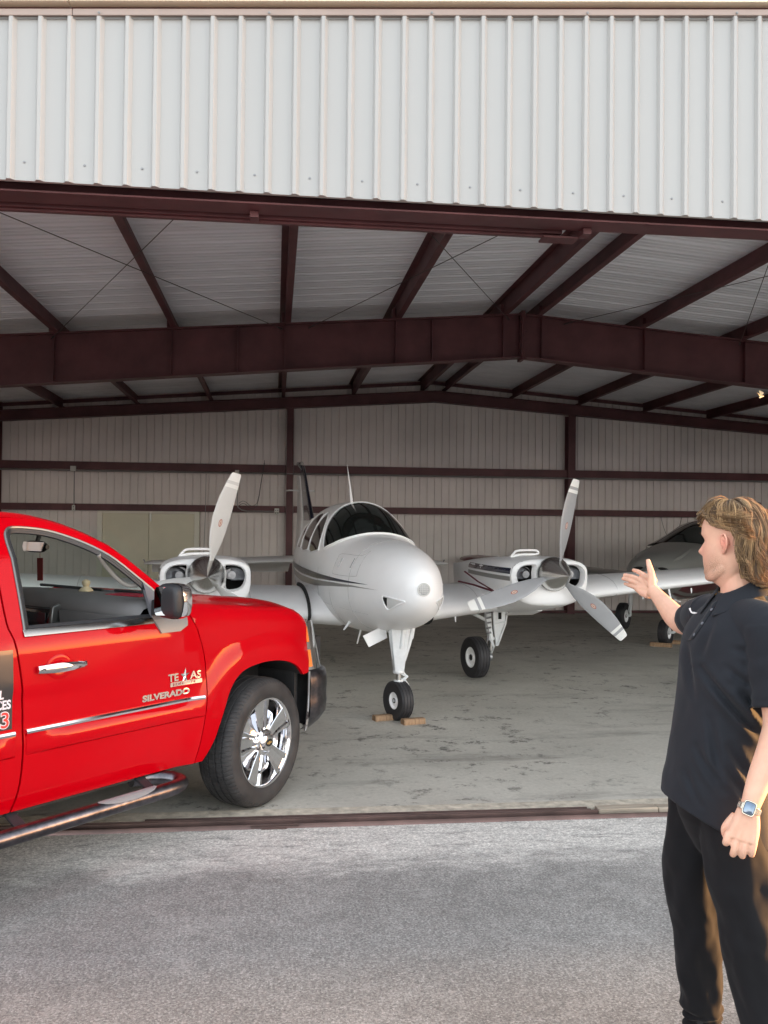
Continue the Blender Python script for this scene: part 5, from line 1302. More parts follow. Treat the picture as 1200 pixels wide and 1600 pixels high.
pf = curve_pts([V(0, -.02, .35), V(-.01, .05, .345), V(-.01, .095, .30), V(0, .112, .235), V(0, .112, .165)], 4); mb.tube([rt_ @ V(*p) for p in pf], [.030]*len(pf), 10, flat=(.5, 1)); mb.tube([rt_ @ V(0, -.05, .178), rt_ @ V(0, .125, .178)], .014, 8); gp(mb, 'wheel_fork', gw, ng)
mb = MB(); mb.panel([(-.33, .77), (-.11, .86), (-.085, .74), (-.27, .665)], [], lambda y, z: V(-.10-.3*(y+.1), y, z), step=.1, lip=.012); gp(mb, 'gear_door', awhite, ng, fix=True)
mb = MB(); mb.panel([(.10, .86), (.185, .85), (.165, .73), (.12, .69)], [], lambda y, z: V(-.10, y, z), step=.1, lip=.012); gp(mb, 'gear_door', awhite, ng, fix=True)
# --- main gear
for sd in (-1, 1):
    mg = empty('main_gear', (-2.952, sd*1.452, 0)); mg.parent = plane
    gear_tyre(mg, (0, 0, .238), R(11), .245, .165, .115)
    o = sd*.19
    mb = MB(); mb.tube([(0, o, .28), (0, o*1.02, .45)], .026, 10); gp(mb, 'oleo_piston', polished, mg)
    mb = MB(); mb.tube([(0, o*1.02, .44), (0, o*.85, .62), (.0, o*.75, .90)], [.036, .042, .045], 12); mb.tube([(-.01, o*1.02, .44), (-.01, o*1.02, .47)], .05, 12); gp(mb, 'strut', gw, mg)
    mb = MB(); mb.tube([(0, o*1.0, .238), (0, 0, .238)], .022, 8); mb.lathe([(0, 0), (.05, 0), (.05, .03), (0, .03)], (0, o*.9, .238), 'Y', 12); gp(mb, 'axle', alu, mg)
    mb = MB(); mb.tube([(.06, o*1.0, .44), (.10, o*1.05, .37), (.04, o*1.0, .29)], .011, 6); mb.tube([(.06, o*.9, .44), (.10, o*1.0, .37)], .009, 6); gp(mb, 'torque_link', gw, mg)
    mb = MB(); mb.tube([(.02, o*.85, .66), (.05, -sd*.13, .80)], .022, 8); mb.tube([(.05, -sd*.13, .80), (.05, -sd*.27, .87)], .013, 6); mb.tube([(.02, -sd*.13, .80), (.02, -sd*.02, .88)], .013, 6); gp(mb, 'side_brace', gw, mg)
    mb = MB()
    for z in (.52, .58, .64, .70, .76, .82): mb.tube([(.045, o*.8-.028, z), (.045, o*.8+.028, z+.012)], .012, 6)
    mb.tube(curve_pts([(.05, o*.7, .88), (.07, o*.55, .70), (.06, o*.8, .52), (.05, o*.6, .36), (.04, o*.8, .28)], 4), .006, 6); gp(mb, 'brake_line', alu, mg)
    mb = MB(); mb.prism([(sd*.215, .86), (sd*.44, .88), (sd*.40, .62), (sd*.30, .36), (sd*.265, .36), (sd*.235, .60)], lambda u, v, w_: V(w_-.04+.0*u, u, v), (0, .012)); dr = gp(mb, 'gear_door', gw, mg, smooth=False, fix=True)
    mb = MB(); mb.tube([(-.02, sd*.42, .87), (-.02, sd*.385, .62), (-.02, sd*.295, .38)], .012, 6); mb.tube([(-.02, sd*.225, .85), (-.02, sd*.245, .60), (-.02, sd*.275, .38)], .012, 6); mb.tube([(-.02, sd*.23, .62), (-.02, sd*.39, .65)], .012, 6); gp(mb, 'door_stiffener', gw, dr)
    mb = MB(); mb.loft([[V(-.021, sd*(.315+a), z) for a in (-.02, .02)] for z in (.68, .76)], closed=False); gp(mb, 'door_slot', cav, dr, smooth=False)

# tie cord between wing and engine (image right)
AM = Matrix.Translation(A0) @ Matrix.Rotation(-math.pi/2+ATH, 4, 'Z')
mb = MB(); mb.tube([(-2.05, 1.02, 1.30), (-1.9, 1.12, 1.20), (-1.65, 1.24, 1.10)], .011, 6, flat=(1.6, .5)); mb.tube([(-1.95, .92, 1.20), (-1.85, 1.05, 1.17), (-1.66, 1.235, 1.105)], .018, 6, flat=(1.6, .5))
o = mb.build('strap', cordm, None); o.data.transform(AM); rebase(o); tag(o, 'dark red straps hanging beside the engine on the right of the photo', 'strap')
# wooden chocks at the nose wheel
cw = mat('chock_wood', (.30, .19, .11), .75, n1=(8, .3, 6, (1, 6, 1)), bump=(20, .4, .003))
for lx, ly, rz, lb in ((.20, .09, 8, 'wooden chock in front of the big airplane nose wheel'), (.0, -.13, 10, 'wooden chock half hidden behind the big airplane nose wheel')):
    mb = MB(); mb.prism([(-.045, 0), (.045, 0), (.043, .040), (.030, .052), (-.030, .050), (-.043, .040)], lambda u, v, w_: V(u, w_, v), (-.105, .105)); ck_ = mb.build('wheel_chock', cw, None, smooth=False, bevel=.004)
    p = AM @ V(-.851+lx, ly, 0.0005); ck_.location = p; ck_.rotation_euler = (0, 0, -math.pi/2+ATH+R(rz)); tag(ck_, lb, 'wheel chock', 'wooden wheel chocks')
# ============================================================ SECOND AEROPLANE, at the back right
P2A = R(42)
uf = V(-math.sin(P2A), -math.cos(P2A), 0)          # nose direction
B0 = V(5.957, 13.129, 0)
p2 = empty('small_airplane', B0, math.atan2(uf.y, uf.x), 'small low wing airplane in grey and maroon parked in the dark corner behind the man', 'airplane')
g2 = mat('aircraft2_grey', (.22, .22, .205), .35, coat=.4, n1=(2, .06)); mar = mat('aircraft2_maroon', (.10, .010, .016), .35, coat=.5)
F2 = [(-6.3, .05, 1.22, 1.10, 1.15), (-5.0, .18, 1.42, 1.0, 1.2), (-3.6, .42, 1.58, .85, 1.2), (-2.9, .54, 1.62, .74, 1.2), (-1.2, .56, 1.62, .68, 1.2), (-.45, .55, 1.56, .68, 1.2), (.0, .52, 1.48, .70, 1.15), (.35, .47, 1.42, .76, 1.12), (.60, .40, 1.34, .84, 1.10), (.70, .28, 1.26, .92, 1.09), (.73, .10, 1.16, 1.02, 1.08)]
def P2P(x, th, off=0):
    w_, zt, zb, zc = smooth_tab(F2, x); c, s_ = math.cos(th), math.sin(th); n_ = 2.6; h_ = zt-zc if s_ > 0 else zc-zb
    return V(x, (w_+off)*math.copysign(abs(c)**(2/n_), c), zc+(h_+off)*math.copysign(abs(s_)**(2/n_), s_))
xs = sorted([f[0] for f in F2]+[-5.6, -4.3, -3.2, -2.3, -1.7, -.8, -.2, .2, .5, .66])
mb = MB()
rr_ = [[P2P(x, 2*math.pi*k/40) for k in range(40)] for x in xs]
for i in range(len(rr_)-1):
    pass
mb.loft(rr_); fu = mb.build('fuselage', g2, p2, fix=True, angle=60)
for sd in (-1, 1):
    mb = MB(); rows = [[P2P(x, (0 if sd > 0 else math.pi)-sd*R(a), .004) for a in (2, 12, 25, 40, 60, 88)] for x in [v for v in xs if -5.6 <= v <= .5]]
    mb.loft(rows, closed=False); mb.build('lower_panel', mar, p2, fix=True)
    for dx in (0, .10, .20):
        mb = MB(); mb.loft([[P2P(-.55-dx+.05*q, (0 if sd > 0 else math.pi)+sd*R(24+16*q), .004) for q in (0, .5, 1)], [P2P(-.60-dx+.05*q, (0 if sd > 0 else math.pi)+sd*R(24+16*q), .004) for q in (0, .5, 1)]], closed=False); mb.build('side_mark', mat('mark_pale', (.62, .61, .56), .4), p2, fix=True)
# canopy
mb = MB(); CT = [(-3.4, .36, 1.60), (-2.9, .45, 1.80), (-2.2, .47, 1.92), (-1.6, .46, 1.91), (-1.15, .44, 1.79), (-.80, .45, 1.67), (-.55, .46, 1.57)]
rows = []
for x, w_, zt in CT:
    rows.append([V(x-.10*abs(math.cos(a))*(1 if x > -1.7 else 0), (w_+.06*(1-math.sin(a)))*math.cos(a), 1.50+(zt-1.50)*math.sin(a)**.8) for a in [math.pi*k/20 for k in range(21)]])
mb.loft(rows, closed=False); cn = mb.build('canopy', cglas, p2, fix=True)
mb = MB()
for x, w_, zt in (CT[2],): mb.tube([V(x, (w_+.07*(1-math.sin(a)))*math.cos(a), 1.50+(zt+.01-1.50)*math.sin(a)**.8) for a in [math.pi*k/20 for k in range(21)]], .022, 6)
mb.build('canopy_frame', mar, cn)
mb = MB(); mb.tube(curve_pts([(.58, -.24, 1.27), (.45, -.30, 1.33), (.20, -.32, 1.39), (-.2, -.30, 1.46)], 4), .035, 8); mb.tube(curve_pts([(.58, .24, 1.27), (.45, .30, 1.33), (.20, .32, 1.39), (-.2, .30, 1.46)], 4), .035, 8); mb.build('cowl_cheek', g2, p2)
for sd in (-1, 1):
    mb = MB(); mb.loft([[V(.715, sd*.17+.10*math.cos(a), 1.17+.05*math.sin(a)) for a in [2*math.pi*k/16 for k in range(16)]]], True); 
    mb.add([V(.735-.12*abs(math.cos(a))*.3, sd*.17+.085*math.cos(a), 1.16+.05*math.sin(a)) for a in [2*math.pi*k/16 for k in range(16)]], [tuple(range(16))]); mb.build('cowl_inlet', cav, p2, smooth=False)
mb = MB(); mb.lathe([(0, .30), (.05, .27), (.12, .15), (.155, .0), (0, 0)], (.70, 0, 1.10), 'X', 24); mb.build('spinner', g2, p2)
for sd in (-1, 1):
    mb = MB(); secs = [(.35, -1.25, 1.75, .78), (.9, -1.30, 1.65, .82), (3.9, -1.45, 1.30, 1.08)]
    mb.loft([[V(xl-u, sd*y, z+v) for u, v in foil(c, .14, 12)] for y, xl, c, z in secs]); wg = mb.build('wing', g2, p2, fix=True, angle=50)
    mb = MB(); mb.loft([[V(xl-u, sd*y, z+v) for u, v in foil(c, t, 12)] for y, xl, c, z, t in ((3.902, -1.45, 1.30, 1.08, .142), (4.35, -1.50, 1.15, 1.12, .13), (4.62, -1.66, .85, 1.145, .09), (4.70, -1.85, .5, 1.15, .05))]); mb.build('wing_tip', mar, wg, fix=True, angle=50)
    mb = MB(); mb.loft([[V(-5.35-u, sd*y, 1.25+v) for u, v in foil(c, .1, 8)] for y, c in ((.05, .95), (1.7, .65))]); mb.build('tailplane', g2, p2, fix=True)
mb = MB(); mb.loft([[V(x-u, v, z) for u, v in foil(c, .1, 8)] for z, x, c in ((1.2, -5.1, 1.2), (2.35, -5.75, .6))]); mb.build('fin', mar, p2, fix=True)
def leg(x, y, zt, rw):
    e = empty('landing_gear', (x, y, 0)); e.parent = p2
    gear_tyre(e, (0, 0, rw*.965), 0, rw, .15, rw*.46)
    mb = MB(); o = .13*(1 if y <= 0 else -1)
    mb.tube([(0, o, rw), (0, o, zt*.55)], .022, 8); mb.tube([(0, o, zt*.5), (0, o, zt)], .038, 10); mb.tube([(0, o, rw), (0, 0, rw)], .02, 8); mb.tube([(.05, o, zt*.5), (.10, o, zt*.40), (.03, o, rw*1.2)], .010, 6); mb.build('strut', gw, e)
leg(0, 0, .72, .20); leg(-1.78, 1.32, .85, .235); leg(-1.78, -1.32, .85, .235)
M2 = Matrix.Translation(B0) @ Matrix.Rotation(math.atan2(uf.y, uf.x), 4, 'Z')
for lx, lb in ((.22, 'wooden chock in front of the small airplane wheel at the back right'), (-.22, 'wooden chock behind the small airplane wheel at the back right')):
    mb = MB(); mb.prism([(-.045, 0), (.045, 0), (.040, .035), (.012, .058), (-.012, .058), (-.042, .035)], lambda u, v, w_: V(u, w_, v), (-.16, .16)); ck_ = mb.build('wheel_chock', cw, None, smooth=False, bevel=.004)
    ck_.location = M2 @ V(lx, 0, .0005); ck_.rotation_euler = (0, 0, math.atan2(uf.y, uf.x)+R(8)); tag(ck_, lb, 'wheel chock', 'wooden wheel chocks')
# ============================================================ PERSON
from mathutils.bvhtree import BVHTree
VR, VF = V(.8803, -.4744, 0), V(.4744, .8803, 0)
PP0 = V(1.476, 2.740, 0)
def W(a, b_, z): return PP0+VR*a+VF*b_+V(0, 0, z)
person = empty('person', tuple(PP0), 0, 'man with blond hair in black polo and joggers holding one arm out towards the airplane', 'person')
def pl(mb): mb.v = [tuple(Vector(q)-PP0) for q in mb.v]; return mb
FC, LFT = V(-1, 0, 0), V(0, -1, 0)           # torso facing and his left
def skin_mat():
    mt = mat('skin', (.62, .37, .27), .5, spec=.35, sss=.12, n1=(11, .13, 6), bump=(160, .2, .0008)); return mt
skin = skin_mat()
def add_stubble(mt, cen, rad):
    t = mt.node_tree; b = t.nodes['Principled BSDF']; L = t.links.new; old = b.inputs['Base Color'].links[0].from_socket
    tc = N(t, 'TexCoord')
    m_ = None
    for c in cen:
        d = N(t, 'VectorMath', operation='DISTANCE'); L(tc.outputs['Object'], d.inputs[0]); d.inputs[1].default_value = tuple(c)
        r_ = N(t, 'MapRange'); r_.inputs[1].default_value = rad*1.25; r_.inputs[2].default_value = rad*.2; L(d.outputs['Value'], r_.inputs[0])
        if m_ is None: m_ = r_.outputs[0]
        else:
            mm = N(t, 'Math', operation='MAXIMUM'); L(m_, mm.inputs[0]); L(r_.outputs[0], mm.inputs[1]); m_ = mm.outputs[0]
    no = N(t, 'TexNoise', Scale=420.0, Detail=2.0); L(tc.outputs['Object'], no.inputs['Vector']); r2 = N(t, 'MapRange'); r2.inputs[1].default_value = .40; r2.inputs[2].default_value = .62; r2.inputs[3].default_value = .25; r2.inputs[4].default_value = .85; L(no.outputs['Fac'], r2.inputs[0])
    mu = N(t, 'Math', operation='MULTIPLY'); L(m_, mu.inputs[0]); L(r2.outputs[0], mu.inputs[1])
    mx = N(t, 'Mix', data_type='RGBA'); L(mu.outputs[0], mx.inputs[0]); L(old, mx.inputs[6]); mx.inputs[7].default_value = (.20, .12, .075, 1); L(mx.outputs[2], b.inputs['Base Color'])

def limb(mb, pts, seg=20):
    """pts: (pos, r, [flatten factors], ) smooth tube through joints"""
    P = [tuple(p[0])+(p[1],) for p in pts]; C_ = curve_pts(P, 6)
    mb.tube([V(*c[:3]) for c in C_], [c[3] for c in C_], seg)
def ball(mb, c, r, M=None, sc=(1, 1, 1), n_=14):
    rings = []
    for i in range(1, n_):
        t = math.pi*i/n_; ring = []
        for k in range(n_*2):
            a = 2*math.pi*k/(n_*2); q = V(math.sin(t)*math.cos(a)*sc[0], math.sin(t)*math.sin(a)*sc[1], math.cos(t)*sc[2])*r
            if M is not None: q = M @ q
            ring.append(q+Vector(c))
        rings.append(ring)
    mb.loft(rings)
# ---------------- head
HB = R(30)
HF = (VR*(-math.cos(HB))+VF*math.sin(HB)); HL = V(-HF.y, HF.x, 0); HU = V(0, 0, 1)
# slight downward/side tilt
HC = W(-.012, .0, 1.742)
def HP(f, l, u): return HC+HF*f+HL*l+HU*u
HT_ = [(-.150, .030, .030, .030), (-.132, .060, .030, .040), (-.120, .078, .035, .047), (-.105, .087, .050, .053), (-.085, .087, .066, .060), (-.065, .088, .080, .0655), (-.045, .088, .088, .069), (-.02, .086, .094, .0715), (0, .083, .098, .073), (.025, .090, .100, .0755), (.055, .087, .101, .0765), (.080, .074, .096, .072), (.10, .053, .078, .058), (.113, .032, .05, .037), (.119, .012, .02, .015)]
def gs(x, s_): return math.exp(-(x/s_)**2)
def head_point(u, phi):
    fr, bk, w_ = smooth_tab(HT_, u)
    c, s_ = math.cos(phi), math.sin(phi); n_ = 2.25
    d = fr if c > 0 else bk
    f = d*math.copysign(abs(c)**(2/n_), c); l = w_*math.copysign(abs(s_)**(2/n_), s_)
    if c > 0:
        k = 1.0
        nose = interp([(-.06, 0), (-.050, .012), (-.042, .027), (-.034, .030), (-.018, .020), (0, .010), (.012, .002), (.03, 0)], u)
        f += nose*gs(l, .012 if u > -.03 else .016)
        f -= .011*gs(abs(l)-.031, .015)*gs(u-.0, .013)             # sockets
        f += .004*gs(abs(l)-.028, .022)*gs(u-.020, .008)           # brow
        f += .004*gs(abs(l)-.038, .016)*gs(u+.028, .018)           # cheek
        f += .006*gs(l, .022)*(gs(u+.066, .005)+gs(u+.078, .006)); f -= .003*gs(l, .022)*gs(u+.072, .002)
        f += .006*gs(l, .018)*gs(u+.108, .012); f -= .003*gs(l, .02)*gs(u+.092, .007)
    return f, l
body = MB()
rings = []
us = [-.150+.269*i/70 for i in range(71)]
for u in us: rings.append([HP(*head_point(u, 2*math.pi*k/72), u) for k in range(72)])
body.loft(rings)
add_stubble(skin, [HP(.02, .055, -.085)-PP0, HP(.06, .035, -.105)-PP0, HP(.085, .0, -.09)-PP0, HP(.02, -.055, -.085)-PP0], .042)
def add_flush(mt, cens, rad, col_, k):
    t = mt.node_tree; b = t.nodes['Principled BSDF']; L = t.links.new; old = b.inputs['Base Color'].links[0].from_socket; tc = N(t, 'TexCoord')
    for c in cens:
        d = N(t, 'VectorMath', operation='DISTANCE'); L(tc.outputs['Object'], d.inputs[0]); d.inputs[1].default_value = tuple(c)
        r_ = N(t, 'MapRange'); r_.inputs[1].default_value = rad; r_.inputs[2].default_value = 0; r_.inputs[4].default_value = k; L(d.outputs['Value'], r_.inputs[0])
        mx = N(t, 'Mix', data_type='RGBA'); L(r_.outputs[0], mx.inputs[0]); L(old, mx.inputs[6]); mx.inputs[7].default_value = (*col_, 1); old = mx.outputs[2]
    L(old, b.inputs['Base Color'])
add_flush(skin, [HP(-.03, .085, -.005)-PP0, HP(-.03, -.085, -.005)-PP0], .045, (.62, .20, .15), .8)
add_flush(skin, [HP(.10, 0, -.035)-PP0, HP(.07, .045, -.03)-PP0, HP(.07, -.045, -.03)-PP0, HP(.0, .05, -.15)-PP0], .06, (.60, .27, .20), .45)
# jaw corner and neck
limb(body, [(W(.018, .01, 1.545), .064), (W(.014, .005, 1.60), .058), (W(.008, .005, 1.66), .056), (W(.006, .01, 1.70), .050)])
limb(body, [(W(.025, .015, 1.515), .050), (W(.02, .005, 1.565), .058), (W(.03, .02, 1.62), .050)])
limb(body, [(HP(-.005, .030, -.060), .030), (HP(.0, .045, -.085), .020), (HP(.035, .040, -.110), .018), (HP(.065, .018, -.118), .016)])
limb(body, [(HP(-.005, -.030, -.060), .030), (HP(.0, -.045, -.085), .020), (HP(.035, -.040, -.110), .018), (HP(.065, -.018, -.118), .016)])
# sternomastoid
limb(body, [(HP(-.02, .052, -.05), .012), (W(-.010, -.020, 1.60), .011), (W(-.030, .010, 1.545), .010)])
# ears
for s_ in (1, -1):
    def E(a, b_, o): # a: back, b: up, o: outward
        return HP(-.012-a*.95, s_*(.0715+o+.35*a), -.006+b_-.12*a)
    hel = [(.004, -.004, .004), (.000, .012, .007), (.006, .026, .010), (.018, .032, .012), (.028, .024, .014), (.031, .008, .013), (.026, -.010, .010), (.016, -.022, .007), (.008, -.030, .004), (.002, -.026, .003)]
    limb(body, [(E(*h), .0042 if i < 7 else .0055) for i, h in enumerate(hel)], 8)
    limb(body, [(E(.010, .016, .008), .003), (E(.020, .012, .009), .0035), (E(.019, -.004, .008), .0035), (E(.012, -.014, .006), .003)], 8)
    ball(body, E(.014, .002, .0015), .018, Matrix((HF, HL, HU)).transposed(), (.75, .25, 1.35), 8)
    ball(body, E(.008, -.028, .003), .006, Matrix((HF, HL, HU)).transposed(), (1, .6, 1), 6)
# ---------------- torso core (hidden by the shirt) and hips
limb(body, [(W(.012, 0, 1.47), .07), (W(-.02, 0, 1.3), .10), (W(-.05, 0, 1.05), .10), (W(-.062, 0, .93), .09)])
# legs inside the trousers
RLEG = [(W(-.08, .065, .93), .065), (W(-.125, .090, .72), .078), (W(-.124, .11, .48), .055), (W(-.112, .13, .28), .050), (W(-.096, .145, .10), .036)]
LLEG = [(W(-.03, -.065, .93), .065), (W(.025, -.11, .72), .078), (W(.052, -.14, .50), .055), (W(.095, -.165, .28), .050), (W(.130, -.185, .10), .036)]
for L_ in (RLEG, LLEG): limb(body, L_)
# ---------------- arms
RS, RE, RWR = W(-.085, .165, 1.485), W(-.180, .415, 1.432), W(-.305, .63, 1.532)
LS, LE, LWR = W(.098, -.165, 1.480), W(.122, -.205, 1.20), W(.036, -.285, .950)
def mid(a, b_, t): return a+(b_-a)*t
limb(body, [(W(-.02, .05, 1.45), .05), (mid(RS, RE, .0), .048), (mid(RS, RE, .5)+V(0, 0, -.004), .050), (mid(RS, RE, .92)+V(0, 0, -.006), .043), (mid(RE, RWR, .22)+V(0, 0, -.008), .044), (mid(RE, RWR, .6)+V(0, 0, -.004), .034), (mid(RE, RWR, .9), .0265), (RWR, .026)])
limb(body, [(W(.04, -.05, 1.45), .05), (mid(LS, LE, .0), .048), (mid(LS, LE, .5), .050), (mid(LS, LE, .93), .042), (mid(LE, LWR, .22)+VR*.006, .0435), (mid(LE, LWR, .6), .035), (mid(LE, LWR, .88), .0275), (LWR, .027)])
# ---------------- right hand: open, palm towards the viewer, thumb up
def chain(mb, pts, rr_, seg=12, flat=None):
    P = [tuple(p)+(r_,) for p, r_ in zip(pts, rr_)]; C_ = curve_pts(P, 4); mb.tube([V(*c[:3]) for c in C_], [c[3] for c in C_], seg)
def ipx(px, py, rng_):      # pixel-like polar measure taken from the photograph -> metres round the man
    a = (px-1150)/(1614/rng_); return W(a, rng_-3.11, 1.78-(py-827)/(1400/(rng_*.932)))
wr = ipx(1018, 925, 3.75)
hand_r = []
palm = [ipx(1015, 914, 3.76), ipx(1003, 902, 3.80), ipx(998, 910, 3.81), ipx(995, 917, 3.81), ipx(991, 924, 3.80), ipx(1010, 934, 3.75)]
body.loft([[wr+(q-wr)*0+VF*o_+V(0, 0, dz) for q, dz in zip(palm, (.024, .022, .006, -.004, -.018, -.026))] for o_ in (-.012, .012)])
for q in palm[1:5]: limb(body, [(wr, .019), (mid(wr, q, .5), .016), (q, .0125)], 12)
limb(body, [(ipx(1012, 934, 3.74), .016), (ipx(1002, 931, 3.77), .015), (ipx(991, 924, 3.80), .0115)], 12)
limb(body, [(ipx(1019, 914, 3.75), .018), (ipx(1015, 906, 3.76), .018), (ipx(1005, 905, 3.79), .013)], 12)
for k, (tp_, md, rr_) in enumerate([((985, 894), (994, 897), .0088), ((969.5, 902.5), (983, 905), .0090), ((966.5, 908.5), (980, 911.5), .0086), ((970.5, 917), (981, 920), .0078)]):
    bs = palm[1+k]; chain(body, [bs, ipx(md[0], md[1], 3.855), ipx((md[0]+tp_[0])/2, (md[1]+tp_[1])/2, 3.89), ipx(tp_[0], tp_[1], 3.91)], [rr_*1.18, rr_*1.08, rr_*.98, rr_*.80])
chain(body, [ipx(1016, 920, 3.74), ipx(1016, 902, 3.74), ipx(1012.5, 888, 3.75), ipx(1009.5, 877, 3.765)], [.020, .0150, .0118, .0085])
# ---------------- left hand: loose fist, back of the hand to the viewer
ax = (LWR-LE).normalized()                     # down the forearm
def LH(d, s_, o_):  # d: along hand, s_: towards thumb side (image left), o_: towards viewer
    dn = (ax*.35+V(0, 0, -1)*.94+VR*(-.16)).normalized(); sd_ = (VR*(-1)-dn*(-VR).dot(dn)).normalized(); out_ = sd_.cross(dn); 
    if out_.dot(VF) > 0: out_ = -out_
    return LWR+dn*d+sd_*s_+out_*o_
for s_, e_ in ((.020, .030), (.004, .011), (-.012, -.010), (-.024, -.028)):
    limb(body, [(LH(-.01, s_*.5, 0), .021), (LH(.035, s_, .004), .019), (LH(.072, e_, .008), .0155)], 12)
body.loft([[LH(d, s_, o_) for d, s_ in ((0, .022), (.075, .040), (.078, .0), (.070, -.036), (0, -.022))] for o_ in (-.012, .014)])
FK = [(.037, .066, .0112, .032), (.0125, .078, .0104, .046), (-.0115, .076, .0102, .044), (-.034, .068, .0092, .040)]
for s_, d0, r_, ln in FK:
    chain(body, [LH(d0-.004, s_, .010), LH(d0+ln*.55, s_*1.02, .012), LH(d0+ln*.92, s_*1.02, .0), LH(d0+ln*.88, s_, -.020), LH(d0+ln*.35, s_, -.030), LH(d0+.0, s_, -.022)], [r_*1.08, r_*1.02, r_*.98, r_*.9, r_*.85, r_*.8])
chain(body, [LH(.015, .026, -.008), LH(.045, .042, -.012), LH(.066, .047, -.020), LH(.088, .036, -.034), LH(.10, .012, -.042)], [.017, .0145, .0125, .0112, .009])
# feet
for A_, s_ in ((RLEG[-1][0], 1), (LLEG[-1][0], 1)):
    limb(body, [(A_, .036), (A_+V(-.03, 0, -.04), .035), (A_+V(-.12, 0, -.07), .028)])
skin_o = pl(body).build('body', skin, person, remesh=.0030, sm=3)
# ---------------- hair
hairm = bpy.data.materials.new('hair'); hairm.use_nodes = True; t = hairm.node_tree; b = t.nodes['Principled BSDF']
gg = t.nodes.new('ShaderNodeAttribute'); gg.attribute_name = 'lock'; rp_ = N(t, 'ValToRGB'); t.links.new(gg.outputs['Fac'], rp_.inputs[0]); e = rp_.color_ramp.elements
e[0].color = (.13, .075, .036, 1); e[0].position = 0; e[1].color = (.68, .48, .26, 1); e[1].position = 1; e.new(.45).color = (.30, .185, .090, 1); e.new(.8).color = (.46, .30, .15, 1)
t.links.new(rp_.outputs[0], b.inputs['Base Color']); b.inputs['Roughness'].default_value = .38; b.inputs['Specular IOR Level'].default_value = .5
b.inputs['Sheen Weight'].default_value = .3
tl = t.nodes.new('ShaderNodeBsdfTranslucent'); t.links.new(rp_.outputs[0], tl.inputs[0]); mxs = t.nodes.new('ShaderNodeMixShader'); mxs.inputs[0].default_value = .5
t.links.new(b.outputs[0], mxs.inputs[1]); t.links.new(tl.outputs[0], mxs.inputs[2]); t.links.new(mxs.outputs[0], t.nodes['Material Output'].inputs[0])
rh = random.Random(11); LOCKV = []; lockval = .5
def HS(th, ph, off):      # hair surface: th degrees from crown, ph degrees (0 front, 90 left, 180 back)
    p = R(ph); c, s_ = math.cos(p), math.sin(p)
    if th <= 90:
        t_ = R(th); f = (.090 if c > 0 else .104)*c*math.sin(t_)**.92; l = .078*s_*math.sin(t_)**.92; u = .012+.108*math.cos(t_)
        n_ = V(math.sin(t_)*c, math.sin(t_)*s_, math.cos(t_))
    else:
        k = (th-90)/90; rr_ = 1-.24*math.sin(min(1, k*1.1)*math.pi/2); f = (.090 if c > 0 else .104)*c*rr_; l = .078*s_*rr_; u = .012-.175*k; n_ = V(c, s_, 0)
    return HP(f+n_.x*off, l+n_.y*off, u+n_.z*off)
hm = MB()
# underlying mass (several layered locks so that no scalp shows)
under = MB(); rows = []
for i in range(20):
    row = []
    for k in range(49):
        ph = -180+360*k/48; a = abs(ph)
        thmax = interp([(0, 60), (20, 56), (40, 48), (60, 58), (80, 72), (97, 76), (116, 79), (124, 105), (134, 142), (180, 160)], a)
        th = 1+(thmax-1)*i/19; row.append(HS(th, ph, .010+.008*math.sin(min(1, i/19*1.2)*math.pi)))
    rows.append(row)
under.loft(rows, closed=False)
hair = empty('hair'); 
bpy.data.objects.remove(hair)
def strand(pts, r0):
    n_ = len(pts); LOCKV.extend([min(1, max(0, lockval+rh.gauss(0, .10)))]*(3*n_)); hm.tube(pts, [r0*(.75+.5*math.sin(math.pi*min(1, .15+i/(n_-1)*.9)))*(1 if i < n_-1 else .25) for i in range(n_)], 3, cap=False)
HLIM = [(0, 78), (18, 76), (26, 60), (42, 53), (60, 60), (80, 73), (97, 77), (115, 81), (123, 112), (134, 155), (180, 172)]
def clump(th0, ph0, target, lift, turn, steps, flip, wid, cnt, r0, dth=7.0, s0=0, frn=False):
    global lockval
    wob0 = rh.uniform(0, 6.28); lamp_ = rh.uniform(1.5, 4.5)
    lockval = rh.random() if cnt > 1 else .9
    for c in range(cnt):
        jt, jp = rh.gauss(0, wid), rh.gauss(0, wid*1.1); th, ph = max(2, th0+jt), ph0+jp; pts = []; lf = lift*rh.uniform(.75, 1.2); wob = wob0+rh.gauss(0, .3); am = rh.uniform(1.0, 2.0); st_ = int(steps*rh.uniform(.85, 1.08))
        for i in range(st_):
            q = i/(st_-1)
            off = .007+lf*math.sin(math.pi*min(1, q*1.05+.05))**.7*.8+flip*max(0, q-.62)**1.6*rh.uniform(.9, 1.1)
            pts.append(HS(th, ph+am*lamp_*.6*math.sin(q*7+wob), off))
            s_ = 1 if ph >= 0 else -1
            lim = interp(HLIM, min(180, abs(ph)))
            th += dth*(1-.25*q)*(1-.5*min(1, abs(turn)*q)); adv = turn*q*9
            if abs(ph) > 112: adv *= .35
            if th > lim: th = lim-rh.uniform(0, 2); adv = max(adv, 13)
            if abs(ph) < 168 and not (frn and abs(ph) < 30): ph += s_*adv
            # short underlayer converges on the neck
        strand(pts, r0)
# nape and back: long locks
for i in range(110):
    ph0 = rh.uniform(122, 238); ph0 = ph0-360 if ph0 > 180 else ph0
    clump(rh.uniform(25, 95), ph0, 178, rh.uniform(.010, .026), rh.uniform(.0, .35), 15, rh.uniform(.06, .28), 2.2, 15, .00115, dth=rh.uniform(7.5, 10))
# crown: falling locks
for i in range(80):
    ph0 = rh.uniform(-180, 180)
    clump(rh.uniform(3, 22), ph0, 165, rh.uniform(.016, .028), rh.uniform(.3, .8), 14, rh.uniform(-.01, .03), 3.0, 15, .0011, dth=rh.uniform(6.5, 8.5))
